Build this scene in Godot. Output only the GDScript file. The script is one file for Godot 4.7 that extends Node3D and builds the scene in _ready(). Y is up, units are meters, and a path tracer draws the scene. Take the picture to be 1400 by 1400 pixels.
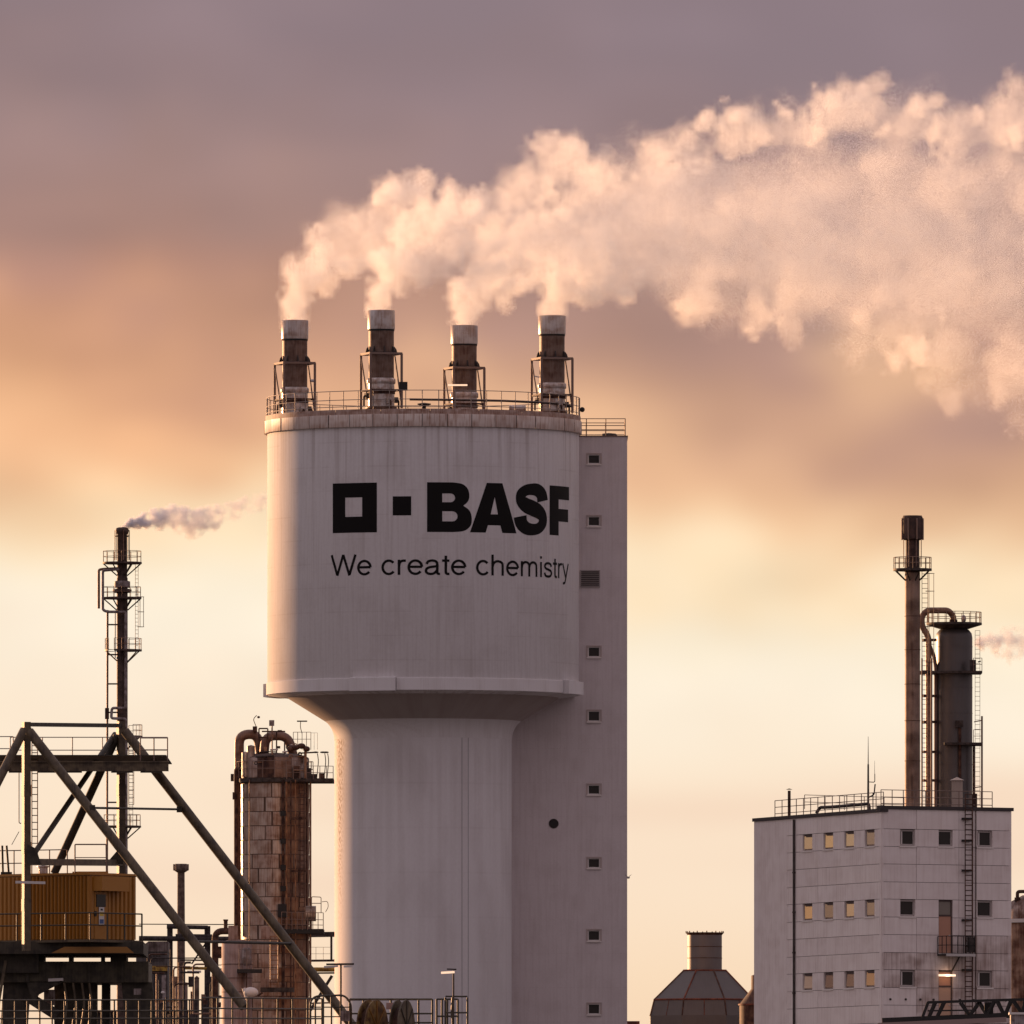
extends Node3D
# A chemical works at sunset, seen through a long lens: y up, metres, the water tower stands at z = 0.

const F := 22300.0          # focal length in units of 1/1400 of the picture's height
const HORIZON := 1740.0     # where the horizon lies on that scale (below the frame)
const EYE := 14.0           # height of the camera
const EXPO := 1.7

var mats := {}
var shared := {}
var names := {}

# ---------------------------------------------------------------- measuring
func P(x: float, y: float, d: float) -> Vector3:   # the point that lies d metres in front of the camera
	return Vector3((x - 700.0) / F * d, EYE + (HORIZON - y) / F * d, 1000.0 - d)

func m_of(pixels: float, d: float) -> float:
	return pixels / F * d

# ---------------------------------------------------------------- mesh builder
class Mb:
	var v := PackedVector3Array()
	var n := PackedVector3Array()
	var t := PackedVector2Array()
	var ix := PackedInt32Array()

	func tri(a: Vector3, b: Vector3, c: Vector3) -> void:   # counter-clockwise seen from outside
		var k := v.size()
		var nn := (b - a).cross(c - a).normalized()
		v.append_array(PackedVector3Array([a, b, c]))
		n.append_array(PackedVector3Array([nn, nn, nn]))
		t.append_array(PackedVector2Array([Vector2(a.x, a.y), Vector2(b.x, b.y), Vector2(c.x, c.y)]))
		ix.append_array(PackedInt32Array([k, k + 2, k + 1]))

	func quad(a: Vector3, b: Vector3, c: Vector3, d: Vector3) -> void:
		var k := v.size()
		var nn := (c - a).cross(d - b).normalized()
		var w := a.distance_to(b)
		var h := a.distance_to(d)
		v.append_array(PackedVector3Array([a, b, c, d]))
		n.append_array(PackedVector3Array([nn, nn, nn, nn]))
		t.append_array(PackedVector2Array([Vector2(0, h), Vector2(w, h), Vector2(w, 0), Vector2(0, 0)]))
		ix.append_array(PackedInt32Array([k, k + 2, k + 1, k, k + 3, k + 2]))

	func block(o: Vector3, ax: Vector3, ay: Vector3, az: Vector3) -> Mb:   # centre and three half edges, right-handed
		var p := []
		for s in [[-1, -1, -1], [1, -1, -1], [1, 1, -1], [-1, 1, -1], [-1, -1, 1], [1, -1, 1], [1, 1, 1], [-1, 1, 1]]:
			p.append(o + ax * s[0] + ay * s[1] + az * s[2])
		for f in [[4, 5, 6, 7], [1, 0, 3, 2], [5, 1, 2, 6], [0, 4, 7, 3], [7, 6, 2, 3], [0, 1, 5, 4]]:
			quad(p[f[0]], p[f[1]], p[f[2]], p[f[3]])
		return self

	func box(o: Vector3, size: Vector3, turn := 0.0) -> Mb:
		var b := Basis(Vector3.UP, turn)
		return block(o, b.x * size.x / 2, b.y * size.y / 2, b.z * size.z / 2)

	func bar(a: Vector3, b: Vector3, w: float, h: float, up := Vector3.UP) -> Mb:   # rectangular beam
		var d := (b - a)
		var z := d.normalized()
		if absf(z.dot(up)) > 0.98:
			up = Vector3(0, 0, 1)
		var x := up.cross(z).normalized()
		var y := z.cross(x)
		return block((a + b) / 2, x * w / 2, y * h / 2, d / 2)

	func ibeam(a: Vector3, b: Vector3, w: float, h: float, up := Vector3.UP) -> Mb:
		var z := (b - a).normalized()
		if absf(z.dot(up)) > 0.98:
			up = Vector3(0, 0, 1)
		var x := up.cross(z).normalized()
		var y := z.cross(x)
		var half := (b - a) / 2
		var o := (a + b) / 2
		var f := h * 0.07
		block(o + y * (h / 2 - f), x * w / 2, y * f, half)
		block(o - y * (h / 2 - f), x * w / 2, y * f, half)
		return block(o, x * w * 0.06, y * (h / 2 - 2 * f), half)

	func tube(a: Vector3, b: Vector3, r0: float, r1 := -1.0, seg := 12, caps := true) -> Mb:
		if r1 < 0:
			r1 = r0
		var z := (b - a).normalized()
		var up := Vector3(0, 0, 1) if absf(z.y) > 0.9 else Vector3.UP
		var x := up.cross(z).normalized()
		var y := z.cross(x)
		var k := v.size()
		var l := a.distance_to(b)
		for i in seg + 1:
			var q := TAU * i / seg
			var o := x * cos(q) + y * sin(q)
			v.append(a + o * r0)
			v.append(b + o * r1)
			n.append(o)
			n.append(o)
			t.append(Vector2(q * r0, 0))
			t.append(Vector2(q * r0, l))
		for i in seg:
			var j := k + i * 2
			ix.append_array(PackedInt32Array([j, j + 1, j + 2, j + 2, j + 1, j + 3]))
		if caps:
			for e in 2:
				var c := v.size()
				var nn := z if e else -z
				for i in seg:
					var q := TAU * i / seg
					v.append((b if e else a) + (x * cos(q) + y * sin(q)) * (r1 if e else r0))
					n.append(nn)
					t.append(Vector2(cos(q), sin(q)))
				for i in seg - 2:
					ix.append_array(PackedInt32Array([c, c + i + 2, c + i + 1] if e else [c, c + i + 1, c + i + 2]))
		return self

	func pipe(pts: Array, r: float, seg := 12, bend := -1.0) -> Mb:   # a tube along a line, its corners rounded
		if bend < 0:
			bend = r * 2.0
		var path := [pts[0]]
		for i in range(1, pts.size() - 1):
			var p: Vector3 = pts[i]
			var a: Vector3 = (pts[i - 1] - p)
			var b: Vector3 = (pts[i + 1] - p)
			var c := minf(bend, minf(a.length(), b.length()) * 0.49)
			for k in 7:
				var u := k / 6.0
				path.append((p + a.normalized() * c).lerp(p, u).lerp(p.lerp(p + b.normalized() * c, u), u))
		path.append(pts[-1])
		var k0 := v.size()
		var x := Vector3.ZERO
		var l := 0.0
		for i in path.size():
			var z: Vector3 = (path[mini(i + 1, path.size() - 1)] - path[maxi(i - 1, 0)]).normalized()
			if x == Vector3.ZERO:
				x = (Vector3(0, 0, 1) if absf(z.z) < 0.8 else Vector3.UP).cross(z).normalized()
			x = (x - z * x.dot(z)).normalized()
			var y := z.cross(x)
			if i:
				l += path[i].distance_to(path[i - 1])
			for s in seg + 1:
				var q := TAU * s / seg
				v.append(path[i] + (x * cos(q) + y * sin(q)) * r)
				n.append(x * cos(q) + y * sin(q))
				t.append(Vector2(q * r, l))
		for i in path.size() - 1:
			for s in seg:
				var j := k0 + i * (seg + 1) + s
				ix.append_array(PackedInt32Array([j, j + seg + 1, j + 1, j + 1, j + seg + 1, j + seg + 2]))
		for e in [0, path.size() - 1]:
			var c := v.size()
			var z: Vector3 = (path[1] - path[0]).normalized() * -1.0 if e == 0 else (path[-1] - path[-2]).normalized()
			for s in seg:
				v.append(v[k0 + e * (seg + 1) + s])
				n.append(z)
				t.append(Vector2.ZERO)
			for s in seg - 2:
				ix.append_array(PackedInt32Array([c, c + s + 1, c + s + 2] if e == 0 else [c, c + s + 2, c + s + 1]))
		return self

	# profile: points (radius, height) from the bottom up seen on the right-hand side; hard corners are doubled
	func lathe(o: Vector3, profile: Array, seg := 48, from := 0.0, to := TAU, hard := 0.5) -> Mb:
		for p in profile.size() - 1:
			var a: Vector2 = profile[p]
			var b: Vector2 = profile[p + 1]
			var d := b - a
			var nrm := Vector2(d.y, -d.x).normalized()
			var na := nrm
			var nb := nrm
			if p > 0:
				var e: Vector2 = a - profile[p - 1]
				var m := Vector2(e.y, -e.x).normalized()
				if m.dot(nrm) > hard:
					na = (m + nrm).normalized()
			if p + 2 < profile.size():
				var e: Vector2 = profile[p + 2] - b
				var m := Vector2(e.y, -e.x).normalized()
				if m.dot(nrm) > hard:
					nb = (m + nrm).normalized()
			var k := v.size()
			for i in seg + 1:
				var q := lerpf(from, to, float(i) / seg)
				var r := Vector3(sin(q), 0, cos(q))
				v.append(o + r * a.x + Vector3.UP * a.y)
				v.append(o + r * b.x + Vector3.UP * b.y)
				n.append(r * na.x + Vector3.UP * na.y)
				n.append(r * nb.x + Vector3.UP * nb.y)
				var rr := maxf(a.x, b.x)
				t.append(Vector2(q * rr, -a.y))
				t.append(Vector2(q * rr, -b.y))
			for i in seg:
				var j := k + i * 2
				ix.append_array(PackedInt32Array([j, j + 1, j + 2, j + 2, j + 1, j + 3]))
		return self

	func ball(o: Vector3, r: Vector3, rings := 8, seg := 12) -> Mb:
		var k := v.size()
		for i in rings + 1:
			var a := PI * i / rings
			for j in seg + 1:
				var b := TAU * j / seg
				var u := Vector3(sin(a) * cos(b), cos(a), sin(a) * sin(b))
				v.append(o + u * r)
				n.append((u / r).normalized())
				t.append(Vector2(b, a))
		for i in rings:
			for j in seg:
				var q := k + i * (seg + 1) + j
				ix.append_array(PackedInt32Array([q, q + seg + 1, q + 1, q + 1, q + seg + 1, q + seg + 2]))
		return self

	func prism(poly: PackedVector2Array, o: Vector3, ax: Vector3, ay: Vector3, az: Vector3) -> Mb:   # a flat outline pulled along az
		var tr := Geometry2D.triangulate_polygon(poly)
		var ccw := not Geometry2D.is_polygon_clockwise(poly)
		var at := func(p: Vector2, w: float) -> Vector3: return o + ax * p.x + ay * p.y + az * w
		for i in range(0, tr.size(), 3):
			var a := poly[tr[i]]
			var b := poly[tr[i + 1]]
			var c := poly[tr[i + 2]]
			if (b - a).cross(c - a) < 0:
				var s := b
				b = c
				c = s
			tri(at.call(a, 1.0), at.call(b, 1.0), at.call(c, 1.0))
			tri(at.call(a, 0.0), at.call(c, 0.0), at.call(b, 0.0))
		for i in poly.size():
			var a := poly[i]
			var b := poly[(i + 1) % poly.size()]
			if not ccw:
				var s := a
				a = b
				b = s
			quad(at.call(a, 0.0), at.call(b, 0.0), at.call(b, 1.0), at.call(a, 1.0))
		return self

	func mesh(shift := Vector3.ZERO) -> ArrayMesh:
		var w := v
		if shift != Vector3.ZERO:
			w = PackedVector3Array()
			w.resize(v.size())
			for i in v.size():
				w[i] = v[i] - shift
		var a := []
		a.resize(Mesh.ARRAY_MAX)
		a[Mesh.ARRAY_VERTEX] = w
		a[Mesh.ARRAY_NORMAL] = n
		a[Mesh.ARRAY_TEX_UV] = t
		a[Mesh.ARRAY_INDEX] = ix
		var m := ArrayMesh.new()
		m.add_surface_from_arrays(Mesh.PRIMITIVE_TRIANGLES, a)
		return m

# ---------------------------------------------------------------- things and parts
func numbered(called: String) -> String:
	var k: int = names.get(called, 0)
	names[called] = k + 1
	return called if k == 0 else "%s_%03d" % [called, k]

func tag(o: Node, label: String, category: String, group := "") -> Node:
	o.set_meta("label", label)
	o.set_meta("category", category)
	if group:
		o.set_meta("group", group)
	return o

func thing(called: String, label: String, category: String, at: Vector3, group := "") -> Node3D:
	var o := Node3D.new()
	o.name = numbered(called)
	add_child(o)
	o.position = at
	tag(o, label, category, group)
	return o

func origin_of(o: Node) -> Vector3:
	var p := Vector3.ZERO
	while o != self:
		p += o.position
		o = o.get_parent()
	return p

func obj(called: String, b: Mb, m: Material, parent: Node = null) -> MeshInstance3D:   # geometry given in world places
	var o := MeshInstance3D.new()
	var top := parent == null
	var base := parent if parent else (self as Node)
	o.name = numbered(called) if top else called
	base.add_child(o, true)
	if top:
		var lo := b.v[0]
		var hi := b.v[0]
		for p in b.v:
			lo = lo.min(p)
			hi = hi.max(p)
		o.position = Vector3((lo.x + hi.x) / 2, lo.y, (lo.z + hi.z) / 2)
	o.mesh = b.mesh(origin_of(o))
	o.material_override = m
	return o

func inst(called: String, mesh: Mesh, m: Material, parent: Node, at: Vector3, turn := 0.0) -> MeshInstance3D:   # a shared mesh at a world place
	var o := MeshInstance3D.new()
	o.name = called
	parent.add_child(o, true)
	o.mesh = mesh
	o.material_override = m
	o.position = at - origin_of(parent)
	o.rotation.y = turn
	return o

func stuff(o: Node) -> Node:
	o.set_meta("kind", "stuff")
	return o

func structure(o: Node) -> Node:
	o.set_meta("kind", "structure")
	return o

func post_mesh(h: float, r: float) -> Mesh:
	var key := "post %.3f %.3f" % [h, r]
	if not shared.has(key):
		shared[key] = Mb.new().tube(Vector3.ZERO, Vector3.UP * h, r, r, 6).mesh()
	return shared[key]

# a railing along base points: each post and each rail is a part
func railing(parent: Node, pts: Array, h: float, m: Material, r := 0.025, rails := [1.0, 0.55, 0.12], closed := false, each := 1) -> void:
	for i in pts.size():
		if i % each == 0:
			inst("post", post_mesh(h, r), m, parent, pts[i])
	for f in rails:
		var b := Mb.new()
		for i in pts.size() - (0 if closed else 1):
			b.tube(pts[i] + Vector3.UP * h * f, pts[(i + 1) % pts.size()] + Vector3.UP * h * f, r * 0.9, -1, 5, false)
		obj("rail", b, m, parent)

func between(a: Vector3, b: Vector3, step: float) -> Array:
	var k := maxi(1, roundi(a.distance_to(b) / step))
	var out := []
	for i in k + 1:
		out.append(a.lerp(b, float(i) / k))
	return out

func chain(pts: Array, step: float) -> Array:
	var out := [pts[0]]
	for i in pts.size() - 1:
		out.append_array(between(pts[i], pts[i + 1], step).slice(1))
	return out

func ring(c: Vector3, r: float, k: int, from := 0.0, to := TAU) -> Array:
	var out := []
	var full := is_equal_approx(to - from, TAU)
	for i in k:
		var q := from + (to - from) * i / (k if full else k - 1)
		out.append(c + Vector3(sin(q) * r, 0, cos(q) * r))
	return out

func ladder(parent: Node, a: Vector3, b: Vector3, across: Vector3, m: Material, width := 0.45, r := 0.025, step := 0.3) -> void:
	var h := across.normalized() * width / 2
	obj("ladder_stile", Mb.new().tube(a - h, b - h, r, -1, 5), m, parent)
	obj("ladder_stile", Mb.new().tube(a + h, b + h, r, -1, 5), m, parent)
	var g := Mb.new()
	for p in between(a, b, step):
		g.tube(p - h, p + h, r * 0.8, -1, 4, false)
	stuff(obj("rung", g, m, parent))

func cage(parent: Node, a: Vector3, b: Vector3, out: Vector3, across: Vector3, m: Material, width := 0.7, r := 0.018, step := 0.9) -> void:
	var g := Mb.new()
	var arc := func(q: float) -> Vector3: return across.normalized() * cos(q) * width / 2 + out.normalized() * sin(q) * width
	for p in between(a, b, step):
		for i in 8:
			g.tube(p + arc.call(PI * i / 8), p + arc.call(PI * (i + 1) / 8), r, -1, 4, false)
	for i in [1, 3, 5, 7]:
		g.tube(a + arc.call(PI * i / 8), b + arc.call(PI * i / 8), r, -1, 4, false)
	obj("ladder_cage", g, m, parent)

# ---------------------------------------------------------------- materials
func noise(freq: float, sd: int, octaves := 4) -> FastNoiseLite:
	var f := FastNoiseLite.new()
	f.seed = sd
	f.noise_type = FastNoiseLite.TYPE_SIMPLEX_SMOOTH
	f.frequency = freq
	f.fractal_octaves = octaves
	return f

func grey(w: int, h: int, f: FastNoiseLite, to_w := 0, to_h := 0) -> PackedByteArray:
	var im := f.get_seamless_image(w, h)
	if to_w:
		im.resize(to_w, to_h, Image.INTERPOLATE_CUBIC)
	im.convert(Image.FORMAT_L8)
	return im.get_data()

func step01(a: float, b: float, x: float) -> float:
	var u := clampf((x - a) / (b - a), 0, 1)
	return u * u * (3 - 2 * u)

# mottle, vertical streaks and speckle between two colours (sRGB), size pixels a side
func weathered(base: Color, dirt: Color, mottle: float, streak: float, speck: float, sd: int, size := 512, streak_freq := 0.06, cut := 0.45) -> ImageTexture:
	var a := grey(size, size, noise(0.008, sd, 4))
	var b := grey(size, 24, noise(streak_freq, sd + 1, 3), size, size)
	var c := grey(size, size, noise(0.2, sd + 2, 2))
	var d := PackedByteArray()
	d.resize(size * size * 3)
	for i in size * size:
		var k := mottle * step01(cut - 0.2, 0.95, a[i] / 255.0) + streak * step01(0.4, 0.85, b[i] / 255.0) * (0.4 + 0.6 * a[i] / 255.0) + speck * (c[i] / 255.0 - 0.5)
		k = clampf(k, 0, 1)
		d[i * 3] = int(255 * lerpf(base.r, dirt.r, k))
		d[i * 3 + 1] = int(255 * lerpf(base.g, dirt.g, k))
		d[i * 3 + 2] = int(255 * lerpf(base.b, dirt.b, k))
	return ImageTexture.create_from_image(Image.create_from_data(size, size, false, Image.FORMAT_RGB8, d))

func col(r: float, g: float, b: float) -> Color:   # a real-world base colour
	return Color(r, g, b).linear_to_srgb()

func mat(called: String, c: Color, rough := 0.7, metal := 0.0, tex: Texture2D = null, scale := 0.0, tri := true) -> StandardMaterial3D:
	var m := StandardMaterial3D.new()
	m.resource_name = called
	m.albedo_color = c
	m.roughness = rough
	m.metallic = metal
	if tex:
		m.albedo_texture = tex
		m.uv1_triplanar = tri
		m.uv1_world_triplanar = tri
		m.uv1_scale = Vector3.ONE * scale
	mats[called] = m
	return m

func make_materials() -> void:
	var w := Color.WHITE
	var paint := weathered(w, Color(0.80, 0.77, 0.74), 0.16, 0.2, 0.08, 11, 512, 0.1)
	var concrete := weathered(w, Color(0.76, 0.70, 0.66), 0.14, 0.12, 0.10, 21, 512, 0.05)
	var rust := weathered(w, Color(0.42, 0.24, 0.14), 0.9, 0.6, 0.3, 31, 512, 0.05, 0.4)
	var grime := weathered(w, Color(0.5, 0.44, 0.4), 0.7, 0.5, 0.3, 41, 512, 0.06, 0.4)
	var soft := weathered(w, Color(0.62, 0.48, 0.40), 0.5, 0.5, 0.15, 71, 512, 0.06, 0.45)
	mat("tower_paint", col(0.69, 0.665, 0.67), 0.75, 0, paint, 0.09, false)
	mats.tower_paint.uv1_scale = Vector3(0.2, 0.06, 1)
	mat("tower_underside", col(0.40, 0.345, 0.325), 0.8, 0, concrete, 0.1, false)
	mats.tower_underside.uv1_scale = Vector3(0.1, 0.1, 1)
	mat("stair_paint", col(0.63, 0.565, 0.565), 0.8, 0, lift_texture(), 0.119)
	mat("parapet", col(0.80, 0.71, 0.66), 0.55, 0, weathered(w, Color(0.66, 0.50, 0.42), 0.25, 0.8, 0.12, 51, 512, 0.05, 0.5), 0.25)
	mat("coping", col(0.50, 0.38, 0.33), 0.7, 0, soft, 0.3)
	mat("letter_black", col(0.010, 0.009, 0.009), 0.55)
	mat("emblem_black", col(0.010, 0.009, 0.009), 0.6)
	for k in ["letter_black", "emblem_black"]:
		mats[k].metallic_specular = 0.2
	mat("cap_steel", col(0.50, 0.455, 0.43), 0.42, 0.35, soft, 0.3)
	mat("stack_rust", col(0.20, 0.135, 0.105), 0.6, 0.25, soft, 0.35)
	mat("silver", col(0.62, 0.58, 0.56), 0.38, 0.6, soft, 0.5)
	mat("rail_rust", col(0.22, 0.15, 0.12), 0.7, 0.2)
	mat("rail_grey", col(0.30, 0.25, 0.22), 0.6, 0.3)
	mat("steel_dark", col(0.07, 0.055, 0.05), 0.7, 0.2, grime, 0.5)
	mat("rust_dark", col(0.13, 0.065, 0.04), 0.75, 0.1, rust, 0.4)
	mat("rust_brown", col(0.30, 0.19, 0.13), 0.6, 0.2, soft, 0.35)
	mat("rust_red", col(0.22, 0.06, 0.03), 0.75, 0.0, grime, 0.4)
	mat("black", col(0.02, 0.018, 0.017), 0.8)
	mat("dark_glass", col(0.03, 0.025, 0.022), 0.12)
	mats.dark_glass.metallic_specular = 0.28
	mat("frame_white", col(0.68, 0.63, 0.60), 0.6)
	mat("sill", col(0.72, 0.66, 0.62), 0.6)
	mat("joint", col(0.10, 0.08, 0.08), 0.9)
	mat("louvre", col(0.30, 0.26, 0.25), 0.6)
	mat("crane_olive", col(0.135, 0.10, 0.055), 0.55, 0.0, grime, 0.35)
	mat("crane_dark", col(0.05, 0.041, 0.026), 0.65, 0.0, grime, 0.4)
	mat("crane_yellow", col(0.37, 0.155, 0.014), 0.5)
	mat("crane_yellow_dark", col(0.26, 0.115, 0.014), 0.5)
	mat("lamp_body", col(0.5, 0.47, 0.45), 0.5)
	mat("smoke", col(0.985, 0.98, 0.975), 1.0)
	mats.smoke.backlight_enabled = true
	mats.smoke.backlight = Color(1.4, 1.4, 1.4)
	mats.smoke.specular_mode = BaseMaterial3D.SPECULAR_DISABLED
	mats.smoke.metallic_specular = 0.0
	mat("seam", col(0.42, 0.40, 0.41), 0.8)
	mat("stair_trim", col(0.44, 0.36, 0.34), 0.8)
	mat("parapet_dull", col(0.70, 0.61, 0.565), 0.65, 0, mats.parapet.albedo_texture, 0.22)
	mat("ground", col(0.10, 0.095, 0.085), 0.9, 0, grime, 0.05)
	mat("lamp_tube", col(0.8, 0.75, 0.7), 0.4)
	mats.lamp_tube.emission_enabled = true
	mats.lamp_tube.emission = Color(1.0, 0.82, 0.66)
	mats.lamp_tube.emission_energy_multiplier = 0.55
	var pan := weathered(w, Color(0.70, 0.63, 0.60), 0.16, 0.22, 0.06, 61, 512, 0.07, 0.5)
	mat("panel_a", col(0.84, 0.765, 0.735), 0.7, 0, pan, 0.11)
	mat("panel_b", col(0.825, 0.75, 0.72), 0.7, 0, pan, 0.13)
	mat("panel_c", col(0.85, 0.775, 0.74), 0.72, 0, pan, 0.09)
	mat("panel_dirty", col(0.80, 0.72, 0.69), 0.72, 0, weathered(w, Color(0.50, 0.41, 0.37), 0.4, 0.45, 0.08, 63, 512, 0.06, 0.35), 0.16)
	mat("roof_edge", col(0.045, 0.035, 0.035), 0.7)
	mat("frame_brown", col(0.20, 0.13, 0.10), 0.6)
	mat("frame_dark", col(0.08, 0.05, 0.045), 0.7)
	mat("glass_warm", col(0.36, 0.25, 0.17), 0.08, 0.8)
	mat("glass_amber", col(0.44, 0.28, 0.155), 0.10, 0.8)
	mat("glass_pale", col(0.50, 0.41, 0.34), 0.15, 0.6)
	mat("glass_rose", col(0.22, 0.155, 0.13), 0.12, 0.8)
	mat("door_brown", col(0.46, 0.235, 0.155), 0.6)
	mat("door_tan", col(0.55, 0.34, 0.23), 0.6)
	mat("transom", col(0.20, 0.17, 0.14), 0.25)
	mat("vent_tan", col(0.38, 0.30, 0.25), 0.55, 0.3)
	mat("stack_shell", col(0.33, 0.225, 0.17), 0.65, 0.15, grime, 0.12)
	mat("stack_soot", col(0.085, 0.045, 0.035), 0.75, 0.1, grime, 0.4)
	mat("scrubber", col(0.095, 0.085, 0.082), 0.45, 0.4, paint, 0.2)
	mat("pipe_rust", col(0.28, 0.17, 0.11), 0.5, 0.3, soft, 0.5)
	mat("hopper_grey", col(0.17, 0.15, 0.145), 0.55, 0.3, paint, 0.25)
	mat("hopper_dark", col(0.12, 0.105, 0.10), 0.6, 0.25, paint, 0.25)
	mat("tank_rust", col(0.38, 0.24, 0.17), 0.6, 0.1, rust, 0.25)
	mat("tank_top", col(0.42, 0.33, 0.29), 0.5, 0.2, rust, 0.3)
	mat("deck_pink", col(0.30, 0.22, 0.20), 0.8)
	mat("cabinet_grey", col(0.34, 0.29, 0.29), 0.6, 0.0, grime, 0.4)
	mat("lamp_bright", col(0.8, 0.75, 0.7), 0.4)
	mats.lamp_bright.emission_enabled = true
	mats.lamp_bright.emission = Color(1.0, 0.86, 0.72)
	mats.lamp_bright.emission_energy_multiplier = 0.75
	mat("crane_yellow_b", col(0.335, 0.138, 0.013), 0.5)
	mat("crane_portal", col(0.075, 0.062, 0.034), 0.6, 0.0, grime, 0.4)
	mat("rail_olive", col(0.055, 0.045, 0.028), 0.6)
	mat("reel_yellow", col(0.26, 0.17, 0.05), 0.6, 0.0, rust, 0.6)
	mat("notice_pink", col(0.45, 0.28, 0.24), 0.6)
	mat("sign_white", col(0.65, 0.62, 0.6), 0.5)
	mat("sign_yellow", col(0.65, 0.45, 0.05), 0.5)
	mat("sign_blue", col(0.05, 0.10, 0.25), 0.5)
	mat("lamp_pale", col(0.62, 0.58, 0.56), 0.4)
	mat("flare_dark", col(0.11, 0.07, 0.055), 0.65, 0.2, grime, 0.4)
	mat("far_brown", col(0.20, 0.135, 0.105), 0.8, 0.0, grime, 0.2)
	mat("clad_seam", col(0.10, 0.065, 0.05), 0.8)
	mat("clad_a", col(0.44, 0.37, 0.325), 0.42, 0.3, soft, 0.22)
	mat("clad_b", col(0.48, 0.41, 0.365), 0.40, 0.3, soft, 0.25)
	mat("clad_c", col(0.41, 0.325, 0.28), 0.45, 0.3, soft, 0.28)
	mat("clad_light", col(0.50, 0.42, 0.36), 0.4, 0.45, grime, 0.3)
	mat("rust_pipe", col(0.25, 0.155, 0.115), 0.5, 0.3, soft, 0.4)
	mat("rust_orange", col(0.38, 0.215, 0.12), 0.6, 0.15, soft, 0.3)
	mat("rust_orange_b", col(0.35, 0.19, 0.105), 0.6, 0.15, soft, 0.35)
	mat("pipe_orange", col(0.42, 0.20, 0.09), 0.5, 0.1, grime, 0.4)
	mat("vessel_pink", col(0.33, 0.24, 0.21), 0.5, 0.2, soft, 0.2)
	mat("plant_dark", col(0.06, 0.045, 0.045), 0.75, 0.1, grime, 0.4)
	mat("pipe_yellow", col(0.42, 0.25, 0.03), 0.6, 0.0, grime, 0.4)
	mat("shed_grey", col(0.10, 0.09, 0.09), 0.8, 0.0, grime, 0.2)
	mat("shed_roof", col(0.20, 0.16, 0.15), 0.8, 0.0, grime, 0.2)
	mat("window_trim", col(0.42, 0.37, 0.35), 0.7)
	mat("smoke_grey", col(0.52, 0.57, 0.72), 1.0)
	mats.smoke_grey.backlight_enabled = true
	mats.smoke_grey.backlight = Color(1.2, 1.2, 1.2)
	mats.smoke_grey.specular_mode = BaseMaterial3D.SPECULAR_DISABLED
	mat("drum_paint", col(0.69, 0.665, 0.67), 0.75, 0, drum_texture(), 1.0, false)
	mats.drum_paint.uv1_scale = Vector3(1.0 / (TAU * 9.55), 1.0 / 16.2, 1)
	mats.drum_paint.uv1_offset = Vector3(0, 65.5 / 16.2, 0)
	mat("shaft_paint", col(0.69, 0.665, 0.67), 0.75, 0, shaft_texture(), 1.0, false)
	mats.shaft_paint.uv1_scale = Vector3(1.0 / (TAU * 5.43), 1.0 / 46.5, 1)
	mat("bird_grey", col(0.3, 0.27, 0.25), 0.8)

# the shaft's paint: faint pour lines and streaks, and a rough dark stain under the neck on its left side
func shaft_texture() -> ImageTexture:
	var W := 1024
	var H := 512
	var st := grey(W, 24, noise(0.05, 81, 3), W, H)
	var mo := noise(0.01, 82, 4).get_seamless_image(W, H)
	mo.convert(Image.FORMAT_L8)
	var mb := mo.get_data()
	var sp := noise(0.16, 83, 4).get_seamless_image(W, H * 2)
	sp.resize(W, H, Image.INTERPOLATE_CUBIC)
	sp.convert(Image.FORMAT_L8)
	var sb := sp.get_data()
	var out := PackedByteArray()
	out.resize(W * H * 3)
	for y in H:
		for x in W:
			var i := y * W + x
			var u := float(x) / W
			var v := float(y) / H   # 0 at the neck
			var k := 0.035 * step01(0.35, 0.9, st[i] / 255.0) + 0.07 * step01(0.4, 0.9, mb[i] / 255.0) + 0.05 * (sb[i] / 255.0 - 0.5)
			k += 0.06 * step01(0.96, 1.0, fposmod(v * 17.0, 1.0)) * (mb[i] / 255.0)
			var stain := exp(-pow((u - 0.806) / 0.012, 2.0)) * (1.0 - step01(0.03, 0.30, v)) + 0.35 * exp(-pow((u - 0.80) / 0.03, 2.0)) * (1.0 - step01(0.0, 0.12, v))
			k += 0.9 * stain * step01(0.38, 0.72, sb[i] / 255.0)
			k += 0.05 * step01(0.0, 0.04, v) * (1.0 - step01(0.02, 0.22, v)) * step01(0.3, 0.9, st[i] / 255.0)
			k = clampf(k, 0, 1)
			out[i * 3] = int(255 * lerpf(1.0, 0.42, k))
			out[i * 3 + 1] = int(255 * lerpf(1.0, 0.34, k))
			out[i * 3 + 2] = int(255 * lerpf(1.0, 0.30, k))
	return ImageTexture.create_from_image(Image.create_from_data(W, H, false, Image.FORMAT_RGB8, out))

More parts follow.
